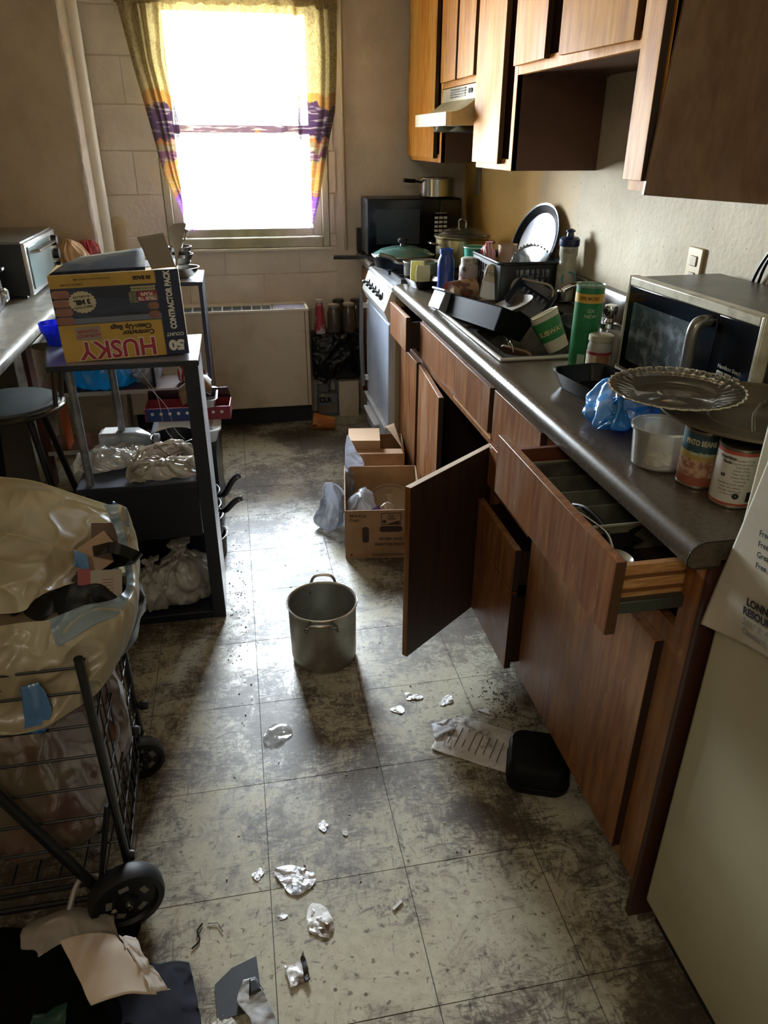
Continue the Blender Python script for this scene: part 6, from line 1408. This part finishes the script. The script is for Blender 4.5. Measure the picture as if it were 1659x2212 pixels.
scrap('foil_scrap', 'small foil scrap just left of the largest foil piece', 'foil', -.026, .347, .018, 8, FOIL, .7, R_(40))
scrap('foil_scrap', 'two-lobed foil piece with dark centre below the largest foil', 'foil', .094, .212, .034, 12, FP, 1.3, R_(20))
scrap('foil_scrap', 'tiny foil flake left of the two-lobed foil piece', 'foil', .022, .238, .010, 15, FOIL, .8)
t = thing('foil_wrapper', 'flattened foil wrapper with burnt ends nearest the camera', 'foil', (.042, .108, .001), R_(10))
obj('sheet', sheet(nb(), [[(-.020, .024, .004), (.0, .022, .002), (.020, .026, .006)], [(-.018, -.022, .004), (.0, -.02, .002), (.018, -.024, .006)]], 14, 14, .004, 60, 3), FP, t, solid=.001)
obj('burnt_end', sheet(nb(), [[(.014, .026, .006), (.024, .036, .010)], [(.012, -.022, .006), (.022, -.020, .008)]], 6, 10, .005, 60, 5), M('burnt_brown', '#2c1f17', .6), t, solid=.001)
scrap('foil_scrap', 'brown-flecked foil scrap in front of the torn sheet', 'foil', .447, .858, .030, 22, FP, .55, R_(-10))
scrap('foil_scrap', 'forked foil scrap nearest the end cabinet door', 'foil', .545, .822, .028, 25, FP, .6, R_(35))
scrap('foil_scrap', 'foil scrap right of the stock pot\'s shadow', 'foil', .393, .812, .022, 27, FP, .8, R_(-30))
scrap('foil_scrap', 'small pale foil piece in middle of floor', 'foil', .134, .450, .014, 29, FOIL, 1.2)
scrap('foil_scrap', 'pale flat flake right of small middle foil piece', 'foil', .184, .420, .011, 31, PAPER, .8)
scrap('foil_scrap', 'thin clear film scrap left of the stock pot\'s shadow', 'foil', .045, .775, .045, 33, film('clear_scrap', '#a9aaa6', .6, .3, .8, 20., .12), .9, R_(30), .2)
t = thing('paper_scrap', 'small white paper triangle between foil and black bin', 'paper', (.640, .755, .0015), R_(20))
obj('paper', prism(nb(), [(-.014, .018), (.016, .006), (.006, -.018)], 'z', 0, .0012), PAPER, t)
t = thing('paper_strip', 'short white paper stick on floor at lower centre', 'paper', (.268, .215, .001), R_(35))
obj('strip', bx(nb(), -.014, .014, -.003, .003, 0, .003), PAPER, t)
t = thing('paper_strip', 'dirty white strip against cabinet behind black bin', 'paper', (.805, .452, .001), R_(110))
obj('strip', sheet(nb(), [[(-.05, .008, .006), (.05, .010, .008)], [(-.05, -.008, .001), (.05, -.008, .001)]], 14, 4, .003, 50, 3), PAPER, t, solid=.001)
t = thing('printed_sheet', 'crumpled dirty printed paper sheet beside black bin', 'paper')
obj('sheet', sheet(nb(), [[(.556, .752, .010), (.60, .725, .006), (.690, .665, .004)], [(.500, .700, .006), (.57, .655, .012), (.665, .60, .003)], [(.449, .645, .004), (.53, .585, .006), (.622, .528, .002)]], 36, 30, .005, 28, 4), PAPERD, t, solid=.0008, ang=180)
obj('torn_fold', sheet(nb(), [[(.475, .725, .010), (.53, .735, .016)], [(.470, .670, .010), (.535, .69, .018)]], 16, 12, .008, 40, 6), M('bright_fold', '#b9bac0', .6), t, solid=.001, ang=180)
for k in range(9):
    a = .25+.07*k; x, y = .505+.105*k/8*1.2, .690-.055*k/8*1.8
    obj('print_line', bx(nb(), -.034-.005*(k % 3), .034+.004*(k % 2), -.0011, .0011, .0125, .0132, T(x, y, 0) @ RZ(55)), M('print_brown', '#554a44', .7), t)
# black bin lying on its side
t = thing('waste_bin', 'small black rounded plastic bin lying on its side', 'bin', (.700, .505, .0), R_(-22))
bm = nb()
L = []
for s, z in ((.90, 0), (1, .014), (1, .060), (.98, .074), (.90, .086), (.80, .090)): L.append([Vector((p.x*s, p.y*s, z)) for p in rr(.155, .150, .034, 0, 8)])
loft(bm, L); obj('body', bm, M('matte_black_plastic', '#050607', .55, spec=.25), t)
obj('seam_ridge', tube(nb(), rr(.157, .152, .035, .030, 8), .0015, 6, True), M('matte_black_plastic', '#050607', .55, spec=.25), t)
# torn dark card and printed wrapper in the foreground
t = thing('dark_card', 'charcoal card sheet lying on the floor at bottom centre', 'card')
obj('card', prism(nb(), [(-.118, .118), (-.085, .145), (-.036, .160), (-.030, .095), (-.060, .055), (-.112, .050)], 'z', .001, .0035), M('charcoal_card', '#2b2d33', .6, col2='#34363b', ns=9), t)
t = thing('printed_wrapper', 'glossy white printed wrapper resting on charcoal card', 'wrapper')
obj('wrapper', sheet(nb(), [[(-.062, .112, .012), (-.040, .114, .012)], [(-.074, .075, .010), (-.022, .080, .012)], [(-.050, .035, .010), (-.008, .040, .010)], [(-.045, -.01, .006), (.004, .0, .006)]], 14, 30, .005, 40, 3), M('wrapper_white', '#b5b6b6', .35, col2='#8b8d8f', ns=30), t, solid=.001, ang=180)
obj('dark_patch', sheet(nb(), [[(-.050, .110, .0145), (-.040, .111, .0145)], [(-.052, .078, .0145), (-.024, .084, .0145)]], 4, 4), BLK, t, solid=.001)
scrap('paper_scrap', 'crumpled whitish tissue at bottom edge beside charcoal card', 'paper', -.105, .040, .030, 44, PAPER, .6)
t = thing('twig_litter', 'bent wire and dark fibre tangle on floor beside the near wheel', 'litter', (-.135, .235, .001))
obj('wire', tube(nb(), [(.0, .015, .002), (.022, .012, .003), (.032, -.010, .002)], .0012, 6), NICK, t)
obj('fibre', tube(nb(), smoothpts([(-.01, .016, .002), (-.02, .0, .004), (-.015, -.02, .002), (-.03, -.035, .002)], 5), .002, 5), M('dark_fibre', '#1d1813', .9), t)
# crumbs: real small chips in the dirty corner below the drawers
bm = nb(); rd = random.Random(5)
for k in range(420):
    q = rd.random()
    if q < .4: x, y = rd.gauss(.70, .035), rd.gauss(.80, .05)
    elif q < .7: x, y = rd.gauss(.03, .02), rd.gauss(1.5, .28); x = rd.gauss(-.055, .022)
    else: x, y = rd.uniform(-.1, .7), rd.uniform(.2, 2.6)
    if x > .74 or (x < -.088 and 1.36 < y < 1.72) or (abs(x-.214) < .11 and abs(y-1.105) < .11) or (x > .33 and y > 1.66): continue
    s = rd.uniform(.0008, .0028); bx(bm, -s, s, -s*.6, s*.6, 0, s*.6, T(x, y, .0002) @ RZ(rd.uniform(0, 180)))
o = obj('floor_crumbs', bm, M('mixed_crumbs', '#1f1a15', .8, col2='#c9c2b2', ns=9, lo=.5, hi=.52, world=True), None, flat=True); tag(o, 'scattered dark and pale crumbs on the dirty floor', 'crumbs'); o['kind'] = 'stuff'
# cobweb strands catching light
t = thing('cobweb', 'thin bright cobweb strands hanging inside rack\'s upper opening', 'cobweb')
for pts in ([(-.265, 1.395, .885), (-.225, 1.40, .80), (-.215, 1.40, .70), (-.195, 1.40, .66)], [(-.245, 1.395, .83), (-.20, 1.40, .76), (-.185, 1.40, .69), (-.16, 1.40, .655)]): obj('strand', tube(nb(), smoothpts(pts, 6), .0005, 4), M('web_white', '#c9ccd0', .3), t)
